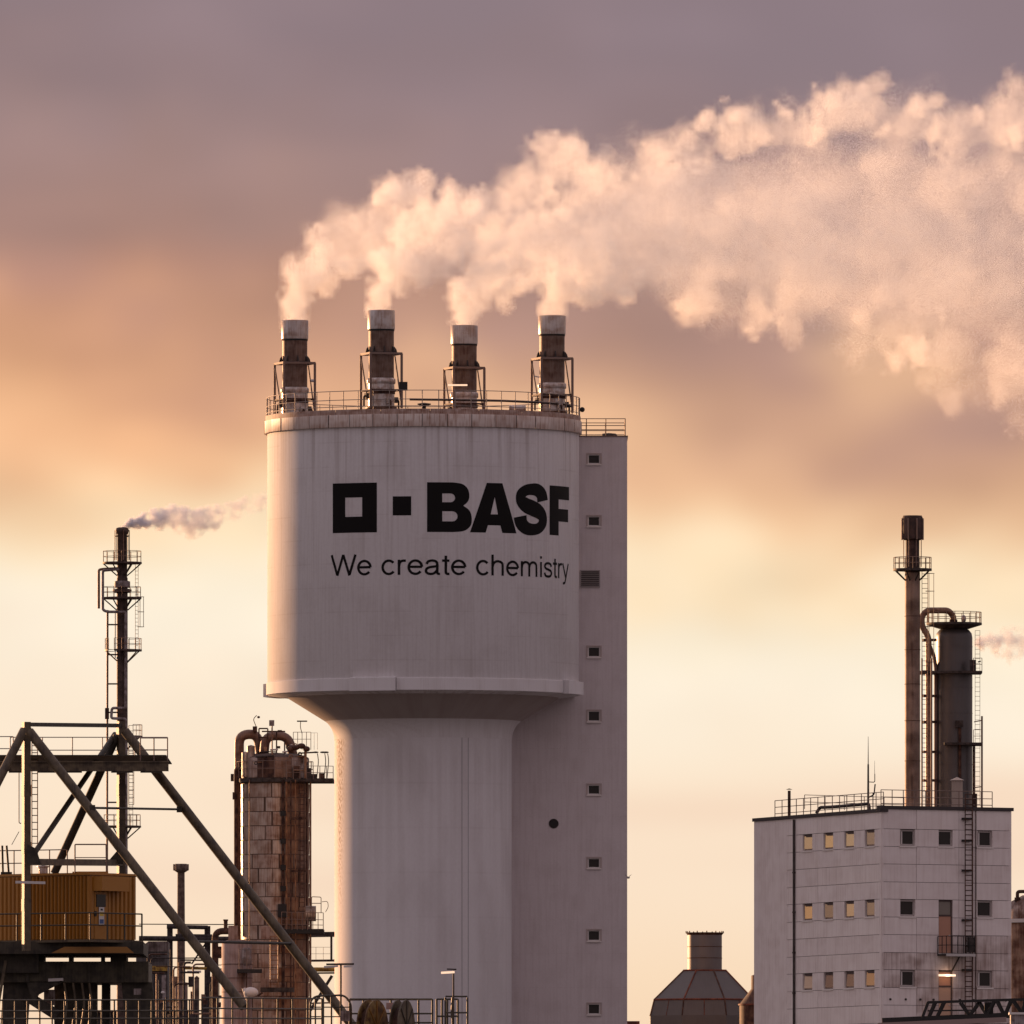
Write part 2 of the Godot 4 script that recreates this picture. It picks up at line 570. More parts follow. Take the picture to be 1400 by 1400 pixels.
# the drum's paint: formwork ribs, pour lines, run-off under the parapet, dull patches
func drum_texture() -> ImageTexture:
	var W := 2048
	var H := 512
	var ribs := grey(W, 16, noise(0.16, 91, 2), W, H)
	var mb := grey(W, H, noise(0.007, 92, 4))
	var sb := grey(W, H, noise(0.1, 93, 4))
	var run := grey(W, 12, noise(0.045, 94, 3), W, H)
	var out := PackedByteArray()
	out.resize(W * H * 3)
	for y in H:
		var v := float(y) / H   # 0 under the parapet, 1 at the foot
		var line := step01(0.93, 0.985, fposmod(v * 11.0 + 0.3, 1.0))
		var top := 1.0 - step01(0.0, 0.28, v)
		for x in W:
			var i := y * W + x
			var mo := mb[i] / 255.0
			var k := 0.06 * step01(0.35, 0.8, ribs[i] / 255.0) + 0.06 * step01(0.4, 0.8, mo) + 0.06 * (sb[i] / 255.0 - 0.5)
			k += 0.07 * line * step01(0.3, 0.6, mo)
			k += 0.20 * top * step01(0.5, 0.85, run[i] / 255.0) + 0.05 * step01(0.62, 0.9, run[i] / 255.0)
			k += 0.10 * step01(0.93, 1.0, v) * step01(0.4, 0.7, sb[i] / 255.0)
			k = clampf(k, 0, 1)
			out[i * 3] = int(255 * lerpf(1.0, 0.50, k))
			out[i * 3 + 1] = int(255 * lerpf(1.0, 0.43, k))
			out[i * 3 + 2] = int(255 * lerpf(1.0, 0.39, k))
	return ImageTexture.create_from_image(Image.create_from_data(W, H, false, Image.FORMAT_RGB8, out))

# concrete cast in lifts
func lift_texture() -> ImageTexture:
	var W := 512
	var st := grey(W, 20, noise(0.07, 95, 3), W, W)
	var mb := grey(W, W, noise(0.008, 96, 4))
	var sb := grey(W, W, noise(0.09, 97, 4))
	var out := PackedByteArray()
	out.resize(W * W * 3)
	for y in W:
		var v := float(y) / W
		var line := maxf(step01(0.985, 0.995, fposmod(v * 4.0, 1.0)), 0.0)
		for x in W:
			var i := y * W + x
			var k := 0.06 * step01(0.4, 0.9, st[i] / 255.0) + 0.06 * step01(0.3, 0.9, mb[i] / 255.0) + 0.06 * (sb[i] / 255.0 - 0.5) + 0.16 * line * step01(0.3, 0.6, sb[i] / 255.0)
			k = clampf(k, 0, 1)
			out[i * 3] = int(255 * lerpf(1.0, 0.55, k))
			out[i * 3 + 1] = int(255 * lerpf(1.0, 0.47, k))
			out[i * 3 + 2] = int(255 * lerpf(1.0, 0.43, k))
	return ImageTexture.create_from_image(Image.create_from_data(W, W, false, Image.FORMAT_RGB8, out))

# ---------------------------------------------------------------- sky
var warp := FastNoiseLite.new()
var wisp := FastNoiseLite.new()
var sky_knots := [
	[0.0, Vector3(0.93, 0.66, 0.46)], [0.95, Vector3(0.95, 0.71, 0.49)], [1.35, Vector3(0.97, 0.77, 0.58)], [1.75, Vector3(0.98, 0.80, 0.61)], [2.05, Vector3(0.99, 0.87, 0.70)],
	[2.28, Vector3(0.99, 0.86, 0.66)], [2.48, Vector3(0.98, 0.765, 0.51)], [2.60, Vector3(0.92, 0.64, 0.395)], [2.72, Vector3(0.82, 0.51, 0.305)], [2.86, Vector3(0.74, 0.435, 0.265)], [3.05, Vector3(0.61, 0.352, 0.235)],
	[3.3, Vector3(0.47, 0.278, 0.225)], [3.55, Vector3(0.37, 0.24, 0.217)], [3.9, Vector3(0.31, 0.215, 0.22)], [4.4, Vector3(0.27, 0.20, 0.222)], [6.0, Vector3(0.235, 0.185, 0.22)],
	[12.0, Vector3(0.225, 0.19, 0.21)], [30.0, Vector3(0.24, 0.21, 0.235)], [90.0, Vector3(0.25, 0.225, 0.255)]]

func sky_at(az: float, el: float) -> Vector3:   # degrees; az 0 is where the camera looks, positive to the right
	# the lower edge of the cloud bank rises and falls along the horizon
	var shift := 0.20 * sin((az + 0.15) * 0.85) + warp.get_noise_2d(az * 9.0, el * 26.0) * 0.22
	shift += wisp.get_noise_2d(az * 26.0, el * 80.0) * 0.20
	shift += warp.get_noise_2d(az * 44.0 + 500.0, el * 150.0) * 0.12
	var e := el + (shift - 0.06) * step01(1.3, 2.5, el)
	var i := 0
	while i < sky_knots.size() - 2 and sky_knots[i + 1][0] < e:
		i += 1
	var u := clampf((e - sky_knots[i][0]) / (sky_knots[i + 1][0] - sky_knots[i][0]), 0, 1)
	var c: Vector3 = (sky_knots[i][1] as Vector3).lerp(sky_knots[i + 1][1], u)
	# torn golden breaks under the bank and paler veils in it
	var torn := wisp.get_noise_2d(az * 34.0 + 70.0, el * 70.0 + 20.0)
	c *= 1.0 + 0.16 * torn * step01(1.9, 2.8, el) + 0.10 * warp.get_noise_2d(az * 30.0 - 200.0, el * 130.0) * step01(1.5, 2.5, el)
	c = c.lerp(Vector3(0.93, 0.56, 0.32), 0.5 * step01(0.10, 0.45, torn) * step01(2.5, 2.9, el) * (1.0 - step01(3.2, 3.7, el)))
	c *= Vector3.ONE.lerp(Vector3(1.10, 0.99, 0.90), step01(0.6, -1.8, az) * step01(2.5, 3.0, el) * (1.0 - step01(3.5, 4.2, el)) * step01(-12.0, -6.0, az))
	# pinkish thin bands in the clear gap
	var band := step01(0.0, 0.6, warp.get_noise_2d(az * 4.0 + 300.0, el * 60.0)) * (1.0 - step01(1.6, 2.1, el))
	c = c.lerp(Vector3(0.88, 0.62, 0.46), 0.6 * band)
	# the glow is round the sun and fades to the blue-grey of dusk behind the camera
	var away := cos(deg_to_rad(az + 38.5))
	var glow := step01(-0.9, 0.75, away)
	var dusk := Vector3(0.50, 0.40, 0.43).lerp(Vector3(0.47, 0.385, 0.43), step01(3, 40, el))
	c = dusk.lerp(c, 0.12 + 0.88 * glow)
	# thinner, lit cloud high up on the sun's side
	c *= 1.0 + 1.6 * step01(6.0, 28.0, el) * glow * glow
	return c / EXPO

func make_sky() -> Sky:
	warp.noise_type = FastNoiseLite.TYPE_SIMPLEX_SMOOTH
	warp.frequency = 0.05
	warp.fractal_octaves = 3
	warp.seed = 5
	wisp.noise_type = FastNoiseLite.TYPE_SIMPLEX_SMOOTH
	wisp.frequency = 0.02
	wisp.fractal_octaves = 4
	wisp.seed = 9
	var W := 4096
	var H := 2048
	var low := Image.create_empty(256, 128, false, Image.FORMAT_RGBF)
	for y in 128:
		for x in 256:
			var el := 90.0 - (y + 0.5) * 180.0 / 128
			var c := sky_at(wrapf((x + 0.5) * 360.0 / 256, -180.0, 180.0), el) if el > 0 else Vector3(0.07, 0.06, 0.055)
			low.set_pixel(x, y, Color(c.x, c.y, c.z))
	low.resize(W, H, Image.INTERPOLATE_BILINEAR)
	# near the horizon the clouds are drawn finely, all the way round
	for y in range(int((90.0 - 9.0) / 180.0 * H), H / 2):
		var el := 90.0 - (y + 0.5) * 180.0 / H
		var mix := 1.0 - step01(6.5, 9.0, el)
		for x in W:
			var c := sky_at(wrapf((x + 0.5) * 360.0 / W, -180.0, 180.0), el)
			if mix < 1.0:
				var l := low.get_pixel(x, y)
				c = Vector3(l.r, l.g, l.b).lerp(c, mix)
			low.set_pixel(x, y, Color(c.x, c.y, c.z))
	var p := PanoramaSkyMaterial.new()
	p.panorama = ImageTexture.create_from_image(low)
	p.energy_multiplier = 1.0
	var s := Sky.new()
	s.sky_material = p
	return s

func make_camera_and_light() -> void:
	var cam := Camera3D.new()
	cam.name = "camera"
	add_child(cam)
	cam.position = Vector3(0, EYE, 1000)
	cam.keep_aspect = Camera3D.KEEP_HEIGHT
	cam.set_frustum(10.0 * 1400.0 / F, Vector2(0, 10.0 * (HORIZON - 700.0) / F), 10.0, 60000.0)
	cam.current = true
	var env := Environment.new()
	env.background_mode = Environment.BG_SKY
	env.sky = make_sky()
	env.tonemap_mode = Environment.TONE_MAPPER_LINEAR
	env.tonemap_exposure = EXPO
	env.sdfgi_enabled = true
	env.ssao_enabled = true
	env.ssil_enabled = true
	var we := WorldEnvironment.new()
	we.name = "environment"
	we.environment = env
	add_child(we)
	var sun := DirectionalLight3D.new()
	sun.name = "sun"
	add_child(sun)
	sun.light_color = Color(1.0, 0.755, 0.545)
	sun.light_energy = 1.2
	sun.light_angular_distance = 0.5
	sun.shadow_enabled = true
	var el := deg_to_rad(4.2)
	var az := deg_to_rad(38.5)   # to the left of where the camera looks
	var to_sun := Vector3(-sin(az) * cos(el), sin(el), -cos(az) * cos(el))
	sun.look_at_from_position(to_sun * 100.0, Vector3.ZERO)

# ---------------------------------------------------------------- lettering on the tower
const R_HEAD := 9.55
const TOWER_X := -5.45      # the tower's axis

func on_head(s: float, y: float, proud: float) -> Vector3:   # s: metres round the head from the point nearest the camera
	var q := s / R_HEAD
	return Vector3(TOWER_X + sin(q) * (R_HEAD + proud), y, cos(q) * (R_HEAD + proud))

func bend_triangles(tris: PackedVector2Array, proud: float) -> Mb:   # counter-clockwise flat triangles laid round the head, cut small enough to follow it
	var todo := tris
	for pass_ in 8:
		var out := PackedVector2Array()
		for i in range(0, todo.size(), 3):
			var p := [todo[i], todo[i + 1], todo[i + 2]]
			var longest := 0
			for k in 3:
				if p[k].distance_to(p[(k + 1) % 3]) > p[longest].distance_to(p[(longest + 1) % 3]):
					longest = k
			var a: Vector2 = p[longest]
			var b: Vector2 = p[(longest + 1) % 3]
			var c: Vector2 = p[(longest + 2) % 3]
			if a.distance_to(b) > 0.45:
				var m := (a + b) / 2
				out.append_array(PackedVector2Array([a, m, c, m, b, c]))
			else:
				out.append_array(PackedVector2Array([a, b, c]))
		todo = out
	var g := Mb.new()
	for i in range(0, todo.size(), 3):
		var k := g.v.size()
		for j in 3:
			var p: Vector2 = todo[i + j]
			g.v.append(on_head(p.x, p.y, proud))
			g.n.append(Vector3(sin(p.x / R_HEAD), 0, cos(p.x / R_HEAD)))
			g.t.append(p)
		g.ix.append_array(PackedInt32Array([k, k + 2, k + 1]))
	return g

func flat_triangles(outline: PackedVector2Array, holes := []) -> PackedVector2Array:
	var poly := outline
	if Geometry2D.is_polygon_clockwise(poly):
		poly.reverse()
	for h in holes:
		var hole: PackedVector2Array = h
		if not Geometry2D.is_polygon_clockwise(hole):
			hole.reverse()
		var best := Vector2i.ZERO
		var near := 1e9
		for i in poly.size():
			for j in hole.size():
				if poly[i].distance_to(hole[j]) < near:
					near = poly[i].distance_to(hole[j])
					best = Vector2i(i, j)
		var bridge := poly.slice(0, best.x + 1)
		bridge.append_array(hole.slice(best.y))
		bridge.append_array(hole.slice(0, best.y + 1))
		bridge.append(poly[best.x] + Vector2(1e-5, 1e-5))
		bridge.append_array(poly.slice(best.x + 1))
		poly = bridge
	var out := PackedVector2Array()
	var tr := Geometry2D.triangulate_polygon(poly)
	if tr.is_empty():
		push_warning("an outline could not be cut into triangles")
	for i in range(0, tr.size(), 3):
		var a := poly[tr[i]]
		var b := poly[tr[i + 1]]
		var c := poly[tr[i + 2]]
		out.append_array(PackedVector2Array([a, b, c] if (b - a).cross(c - a) > 0 else [a, c, b]))
	return out

func smooth(pts: Array, each := 6) -> Array:   # a curve through points
	var out := []
	for i in pts.size() - 1:
		var p0: Vector2 = pts[maxi(i - 1, 0)]
		var p1: Vector2 = pts[i]
		var p2: Vector2 = pts[i + 1]
		var p3: Vector2 = pts[mini(i + 2, pts.size() - 1)]
		for k in each:
			out.append(p1.cubic_interpolate(p2, p0, p3, float(k) / each))
	out.append(pts[-1])
	return out

func arc(c: Vector2, r: Vector2, from: float, to: float, k := 20) -> Array:
	var out := []
	for i in k + 1:
		var q := deg_to_rad(lerpf(from, to, float(i) / k))
		out.append(c + Vector2(cos(q), sin(q)) * r)
	return out

func stroke(pts: Array, half: Array) -> PackedVector2Array:   # a line of given half widths as triangles
	var l := []
	var r := []
	for i in pts.size():
		var a: Vector2 = (pts[i] - pts[maxi(i - 1, 0)]).normalized()
		var b: Vector2 = (pts[mini(i + 1, pts.size() - 1)] - pts[i]).normalized()
		if i == 0:
			a = b
		if i == pts.size() - 1:
			b = a
		var d := (a + b).normalized()
		var nn := Vector2(-d.y, d.x)
		var w: float = half[mini(i, half.size() - 1)] / maxf(0.3, nn.dot(Vector2(-a.y, a.x)))
		l.append(pts[i] + nn * w)
		r.append(pts[i] - nn * w)
	var out := PackedVector2Array()
	for i in pts.size() - 1:
		out.append_array(PackedVector2Array([r[i], r[i + 1], l[i], l[i], r[i + 1], l[i + 1]]))
	return out

func moved(t: PackedVector2Array, at: Vector2, size: Vector2) -> PackedVector2Array:
	var out := PackedVector2Array()
	for p in t:
		out.append(at + p * size)
	return out

func rect(x: float, y: float, w: float, h: float) -> PackedVector2Array:
	return PackedVector2Array([Vector2(x, y), Vector2(x + w, y), Vector2(x + w, y + h), Vector2(x, y + h)])

func bold_letter(c: String) -> PackedVector2Array:   # of height 1
	match c:
		"B":
			var o := [Vector2(0, 0), Vector2(0.50, 0)]
			o.append_array(smooth([Vector2(0.50, 0), Vector2(0.73, 0.025), Vector2(0.87, 0.13), Vector2(0.895, 0.285), Vector2(0.85, 0.435), Vector2(0.72, 0.535)]).slice(1))
			o.append_array(smooth([Vector2(0.72, 0.535), Vector2(0.81, 0.61), Vector2(0.845, 0.725), Vector2(0.815, 0.87), Vector2(0.70, 0.97), Vector2(0.50, 1.0)]).slice(1))
			o.append(Vector2(0, 1))
			var up := [Vector2(0.30, 0.60), Vector2(0.45, 0.60)]
			up.append_array(arc(Vector2(0.465, 0.688), Vector2(0.09, 0.088), -90, 90, 8))
			up.append(Vector2(0.30, 0.776))
			var down := [Vector2(0.30, 0.215), Vector2(0.48, 0.215)]
			down.append_array(arc(Vector2(0.50, 0.317), Vector2(0.105, 0.102), -90, 90, 8))
			down.append(Vector2(0.30, 0.419))
			return flat_triangles(PackedVector2Array(o), [PackedVector2Array(up), PackedVector2Array(down)])
		"A":
			return flat_triangles(PackedVector2Array([Vector2(0, 0), Vector2(0.335, 0), Vector2(0.385, 0.15), Vector2(0.665, 0.15), Vector2(0.71, 0), Vector2(1.05, 0), Vector2(0.71, 1), Vector2(0.36, 1)]), [PackedVector2Array([Vector2(0.445, 0.37), Vector2(0.61, 0.37), Vector2(0.535, 0.72)])])
		"S":
			var mid := smooth([Vector2(0.745, 0.672), Vector2(0.71, 0.80), Vector2(0.59, 0.885), Vector2(0.44, 0.90), Vector2(0.28, 0.875), Vector2(0.165, 0.79), Vector2(0.17, 0.665), Vector2(0.28, 0.575), Vector2(0.45, 0.52), Vector2(0.62, 0.46), Vector2(0.73, 0.37), Vector2(0.745, 0.235), Vector2(0.63, 0.125), Vector2(0.46, 0.09), Vector2(0.29, 0.115), Vector2(0.17, 0.21), Vector2(0.135, 0.345)])
			var half := []
			for i in mid.size():
				var u := float(i) / (mid.size() - 1)
				half.append(0.125 + 0.025 * sin(u * TAU * 2.0 + 1.57) + 0.01)
			return stroke(mid, half)
	return flat_triangles(PackedVector2Array([Vector2(0, 0), Vector2(0.32, 0), Vector2(0.32, 0.285), Vector2(0.74, 0.285), Vector2(0.74, 0.54), Vector2(0.32, 0.54), Vector2(0.32, 0.73), Vector2(0.79, 0.73), Vector2(0.79, 1), Vector2(0, 1)]))

func thin_letter(c: String) -> Array:   # [strokes, advance] in ems
	var V := func(x: float, y: float) -> Vector2: return Vector2(x, y)
	match c:
		"W": return [[[V.call(0.03, 0.72), V.call(0.245, 0.02)], [V.call(0.245, 0.0), V.call(0.47, 0.72)], [V.call(0.47, 0.72), V.call(0.695, 0.0)], [V.call(0.695, 0.02), V.call(0.91, 0.72)]], 0.94]
		"e": return [[[V.call(0.075, 0.275), V.call(0.49, 0.275)], arc(Vector2(0.28, 0.262), Vector2(0.21, 0.23), 3, 322, 28)], 0.556]
		"c": return [[arc(Vector2(0.26, 0.262), Vector2(0.2, 0.23), 42, 322, 26)], 0.5]
		"r": return [[[V.call(0.09, 0.0), V.call(0.09, 0.523)], smooth([V.call(0.09, 0.30), V.call(0.12, 0.42), V.call(0.2, 0.483), V.call(0.31, 0.485)])], 0.333]
		"a": return [[smooth([V.call(0.085, 0.37), V.call(0.13, 0.455), V.call(0.25, 0.492), V.call(0.37, 0.465), V.call(0.42, 0.375), V.call(0.42, 0.1), V.call(0.445, 0.04), V.call(0.51, 0.03)]), smooth([V.call(0.42, 0.31), V.call(0.35, 0.287), V.call(0.17, 0.258), V.call(0.075, 0.19), V.call(0.075, 0.09), V.call(0.17, 0.033), V.call(0.31, 0.05), V.call(0.42, 0.16)])], 0.556]
		"t": return [[smooth([V.call(0.14, 0.66), V.call(0.14, 0.35), V.call(0.14, 0.10), V.call(0.175, 0.037), V.call(0.255, 0.035)]), [V.call(0.02, 0.49), V.call(0.255, 0.49)]], 0.278]
		"h": return [[[V.call(0.09, 0.0), V.call(0.09, 0.72)], smooth([V.call(0.09, 0.30), V.call(0.13, 0.42), V.call(0.22, 0.485), V.call(0.34, 0.485), V.call(0.44, 0.42), V.call(0.455, 0.30), V.call(0.455, 0.0)])], 0.556]
		"m": return [[[V.call(0.09, 0.0), V.call(0.09, 0.523)], smooth([V.call(0.09, 0.30), V.call(0.12, 0.42), V.call(0.2, 0.485), V.call(0.31, 0.485), V.call(0.39, 0.42), V.call(0.405, 0.30), V.call(0.405, 0.0)]), smooth([V.call(0.405, 0.30), V.call(0.44, 0.42), V.call(0.52, 0.485), V.call(0.63, 0.485), V.call(0.71, 0.42), V.call(0.725, 0.30), V.call(0.725, 0.0)])], 0.833]
		"i": return [[[V.call(0.11, 0.0), V.call(0.11, 0.523)], [V.call(0.11, 0.635), V.call(0.11, 0.72)]], 0.222]
		"s": return [[smooth([V.call(0.415, 0.37), V.call(0.38, 0.455), V.call(0.26, 0.492), V.call(0.13, 0.465), V.call(0.08, 0.38), V.call(0.14, 0.305), V.call(0.27, 0.268), V.call(0.39, 0.225), V.call(0.43, 0.14), V.call(0.37, 0.055), V.call(0.25, 0.032), V.call(0.12, 0.06), V.call(0.065, 0.16)])], 0.5]
		"y": return [[[V.call(0.03, 0.523), V.call(0.25, 0.03)], smooth([V.call(0.465, 0.523), V.call(0.36, 0.27), V.call(0.25, 0.0), V.call(0.19, -0.125), V.call(0.12, -0.165), V.call(0.04, -0.16)])], 0.5]
	return [[], 0.278]

func arc_to(x: float) -> float:   # metres round the head for a place across it
	return asin(clampf((x / F * 1000.0 - 700.0 / F * 1000.0 - TOWER_X) / R_HEAD, -1, 1)) * R_HEAD

func make_lettering(tower: Node) -> void:
	var hgt := 3.02
	var y0 := 58.98
	var s0 := arc_to(457)
	var side := arc_to(517) - s0
	var inner0 := arc_to(474)
	var inner1 := arc_to(497)
	var frame := PackedVector2Array()
	var yi := 59.95
	var yj := 61.12
	for q in [rect(s0, y0, side, yi - y0), rect(s0, yj, side, y0 + hgt - yj), rect(s0, yi, inner0 - s0, yj - yi), rect(inner1, yi, s0 + side - inner1, yj - yi)]:
		frame.append_array(flat_triangles(q))
	obj("emblem_square", bend_triangles(frame, 0.012), mats.emblem_black, tower)
	obj("emblem_dot", bend_triangles(flat_triangles(rect(arc_to(538.5), 59.99, arc_to(563.5) - arc_to(538.5), 1.16)), 0.012), mats.emblem_black, tower)
	for l in [["B", 585.0, 0.897, 645.5], ["A", 643.0, 1.05, 706.0], ["S", 703.5, 0.88, 747.5], ["F", 751.0, 0.79, 777.5]]:
		var a := arc_to(l[1])
		var k: float = (arc_to(l[3]) - a) / l[2]
		obj("letter", bend_triangles(moved(bold_letter(l[0]), Vector2(a, y0), Vector2(k, hgt)), 0.012), mats.letter_black, tower)
	var words := ["We", "create", "chemistry"]
	var em := 1.27 / 0.72
	var total := 0.0
	for c in "We create chemistry":
		total += thin_letter(c)[1]
	var from := arc_to(454.5)
	var kx := (arc_to(777.0) - from) / total
	var at := from
	for w in words:
		for c in w:
			var t := PackedVector2Array()
			var g := thin_letter(c)
			for s in g[0]:
				if c == "i":
					t = PackedVector2Array()
				t.append_array(moved(stroke(s, [0.042 if c != "W" else 0.043]), Vector2(at, 56.38), Vector2(kx, em)))
				if c == "i" and s[0].y > 0.6:
					obj("letter_dot", bend_triangles(t, 0.012), mats.letter_black, tower)
					t = moved(stroke(g[0][0], [0.042]), Vector2(at, 56.38), Vector2(kx, em))
			at += g[1] * kx
			obj("slogan_letter", bend_triangles(t, 0.012), mats.letter_black, tower)
		at += 0.278 * kx

# ---------------------------------------------------------------- the water tower
func make_tower() -> void:
	var axis := Vector3(TOWER_X, 0, 0)
	var tower := thing("water_tower", "tall pale concrete water tower, its wide drum head lettered in black", "water tower", axis)
	var Y := func(y: float) -> float: return EYE + (HORIZON - y) / 22.3
	var rs := 5.43
	var shaft := []
	var neck_y: float = Y.call(1012)
	shaft.append(Vector2(rs, neck_y))
	for q in arc(Vector2(457 - 26, 1012), Vector2(26, 30), 0, 58, 10):
		shaft.append(Vector2((578.5 - q.x) / 22.3, Y.call(1012 - (q.y - 1012))))
	obj("neck", Mb.new().lathe(axis, shaft, 128, 0, TAU, 0.7), mats.tower_paint, tower)
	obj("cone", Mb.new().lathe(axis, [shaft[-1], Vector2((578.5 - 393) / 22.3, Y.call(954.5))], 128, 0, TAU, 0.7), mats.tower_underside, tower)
	obj("shaft", Mb.new().lathe(axis + Vector3.UP * neck_y, [Vector2(rs, -neck_y), Vector2(rs, 0.0)], 128), mats.shaft_paint, tower)
	var head := [Vector2((578.5 - 393) / 22.3, Y.call(954.5)), Vector2(R_HEAD - 0.02, Y.call(951)), Vector2(R_HEAD, Y.call(950.3)), Vector2(R_HEAD, Y.call(594))]
	obj("drum", Mb.new().lathe(axis, head, 192), mats.drum_paint, tower)
	# thin vertical seams on the shaft
	for x in [632.0, 640.5]:
		var q := asin((x - 578.5) / 22.3 / rs)
		var p := axis + Vector3(sin(q), 0, cos(q)) * (rs + 0.004)
		obj("seam", Mb.new().box(p + Vector3.UP * 25.0, Vector3(0.05, 50.0 - 3.6, 0.02), q), mats.seam, tower)
	# the ledge round the foot of the drum, between four blocks
	for k in 4:
		var a := deg_to_rad(-18.0 + 90.0 * k)
		var half := 0.147
		var g := Mb.new()
		var r := R_HEAD + 0.42
		g.lathe(axis, [Vector2(R_HEAD - 0.05, Y.call(951) - 0.03), Vector2(r, Y.call(951) - 0.03), Vector2(r, Y.call(934)), Vector2(R_HEAD - 0.05, Y.call(932.5))], 8, a - half, a + half)
		for e in [-1.0, 1.0]:
			var d := Vector3(sin(a + half * e), 0, cos(a + half * e))
			var lo: Vector3 = axis + d * (R_HEAD - 0.05) + Vector3.UP * (Y.call(951) - 0.03)
			var hi: Vector3 = axis + d * (R_HEAD - 0.05) + Vector3.UP * Y.call(932.5)
			var lo2: Vector3 = axis + d * r + Vector3.UP * (Y.call(951) - 0.03)
			var hi2: Vector3 = axis + d * r + Vector3.UP * Y.call(934)
			if e > 0:
				g.quad(lo2, lo, hi, hi2)
			else:
				g.quad(lo, lo2, hi2, hi)
		obj("ledge_block", g, mats.tower_paint, tower)
		var b0 := a + half + 0.004
		var b1 := a + PI / 2 - half - 0.004
		obj("ledge_band", Mb.new().lathe(axis, [Vector2(R_HEAD - 0.03, Y.call(950.6)), Vector2(R_HEAD + 0.07, Y.call(950.6)), Vector2(R_HEAD + 0.07, Y.call(934.5)), Vector2(R_HEAD - 0.03, Y.call(933.8))], 40, b0, b1), mats.tower_paint, tower)
	# sheet-metal parapet: panels side by side under a rusty coping
	var count := 40
	for k in count:
		var a := TAU * k / count
		var rr := 9.73 + 0.012 * ((k * 7) % 3 - 1)
		var g := Mb.new().lathe(axis, [Vector2(rr - 0.2, Y.call(594)), Vector2(rr - 0.02, Y.call(594)), Vector2(rr, Y.call(593.5)), Vector2(rr, Y.call(577)), Vector2(rr - 0.2, Y.call(576.8))], 6, a + 0.002, a + TAU / count - 0.002)
		obj("parapet_panel", g, mats["parapet" if (k * 5) % 7 > 2 else "parapet_dull"], tower)
	for k in count / 2:
		var a := TAU * k / (count / 2) + 0.05
		obj("coping", Mb.new().lathe(axis, [Vector2(9.4, Y.call(576.9)), Vector2(9.66, Y.call(576.9)), Vector2(9.66, Y.call(570)), Vector2(9.4, Y.call(569.6))], 8, a + 0.001, a + TAU / (count / 2) - 0.001), mats.coping, tower)
	obj("roof_deck", Mb.new().lathe(axis, [Vector2(9.5, Y.call(573)), Vector2(0.01, Y.call(572))], 64), mats.rust_brown, tower)
	make_lettering(tower)
	var rail := thing("roof_railing", "thin rusty railing running round the roof of the water tower drum", "railing", axis + Vector3.UP * Y.call(570))
	railing(rail, ring(axis + Vector3.UP * Y.call(569.8), 9.6, 60), 1.12, mats.rail_grey, 0.026, [1.0, 0.52, 0.15], true)

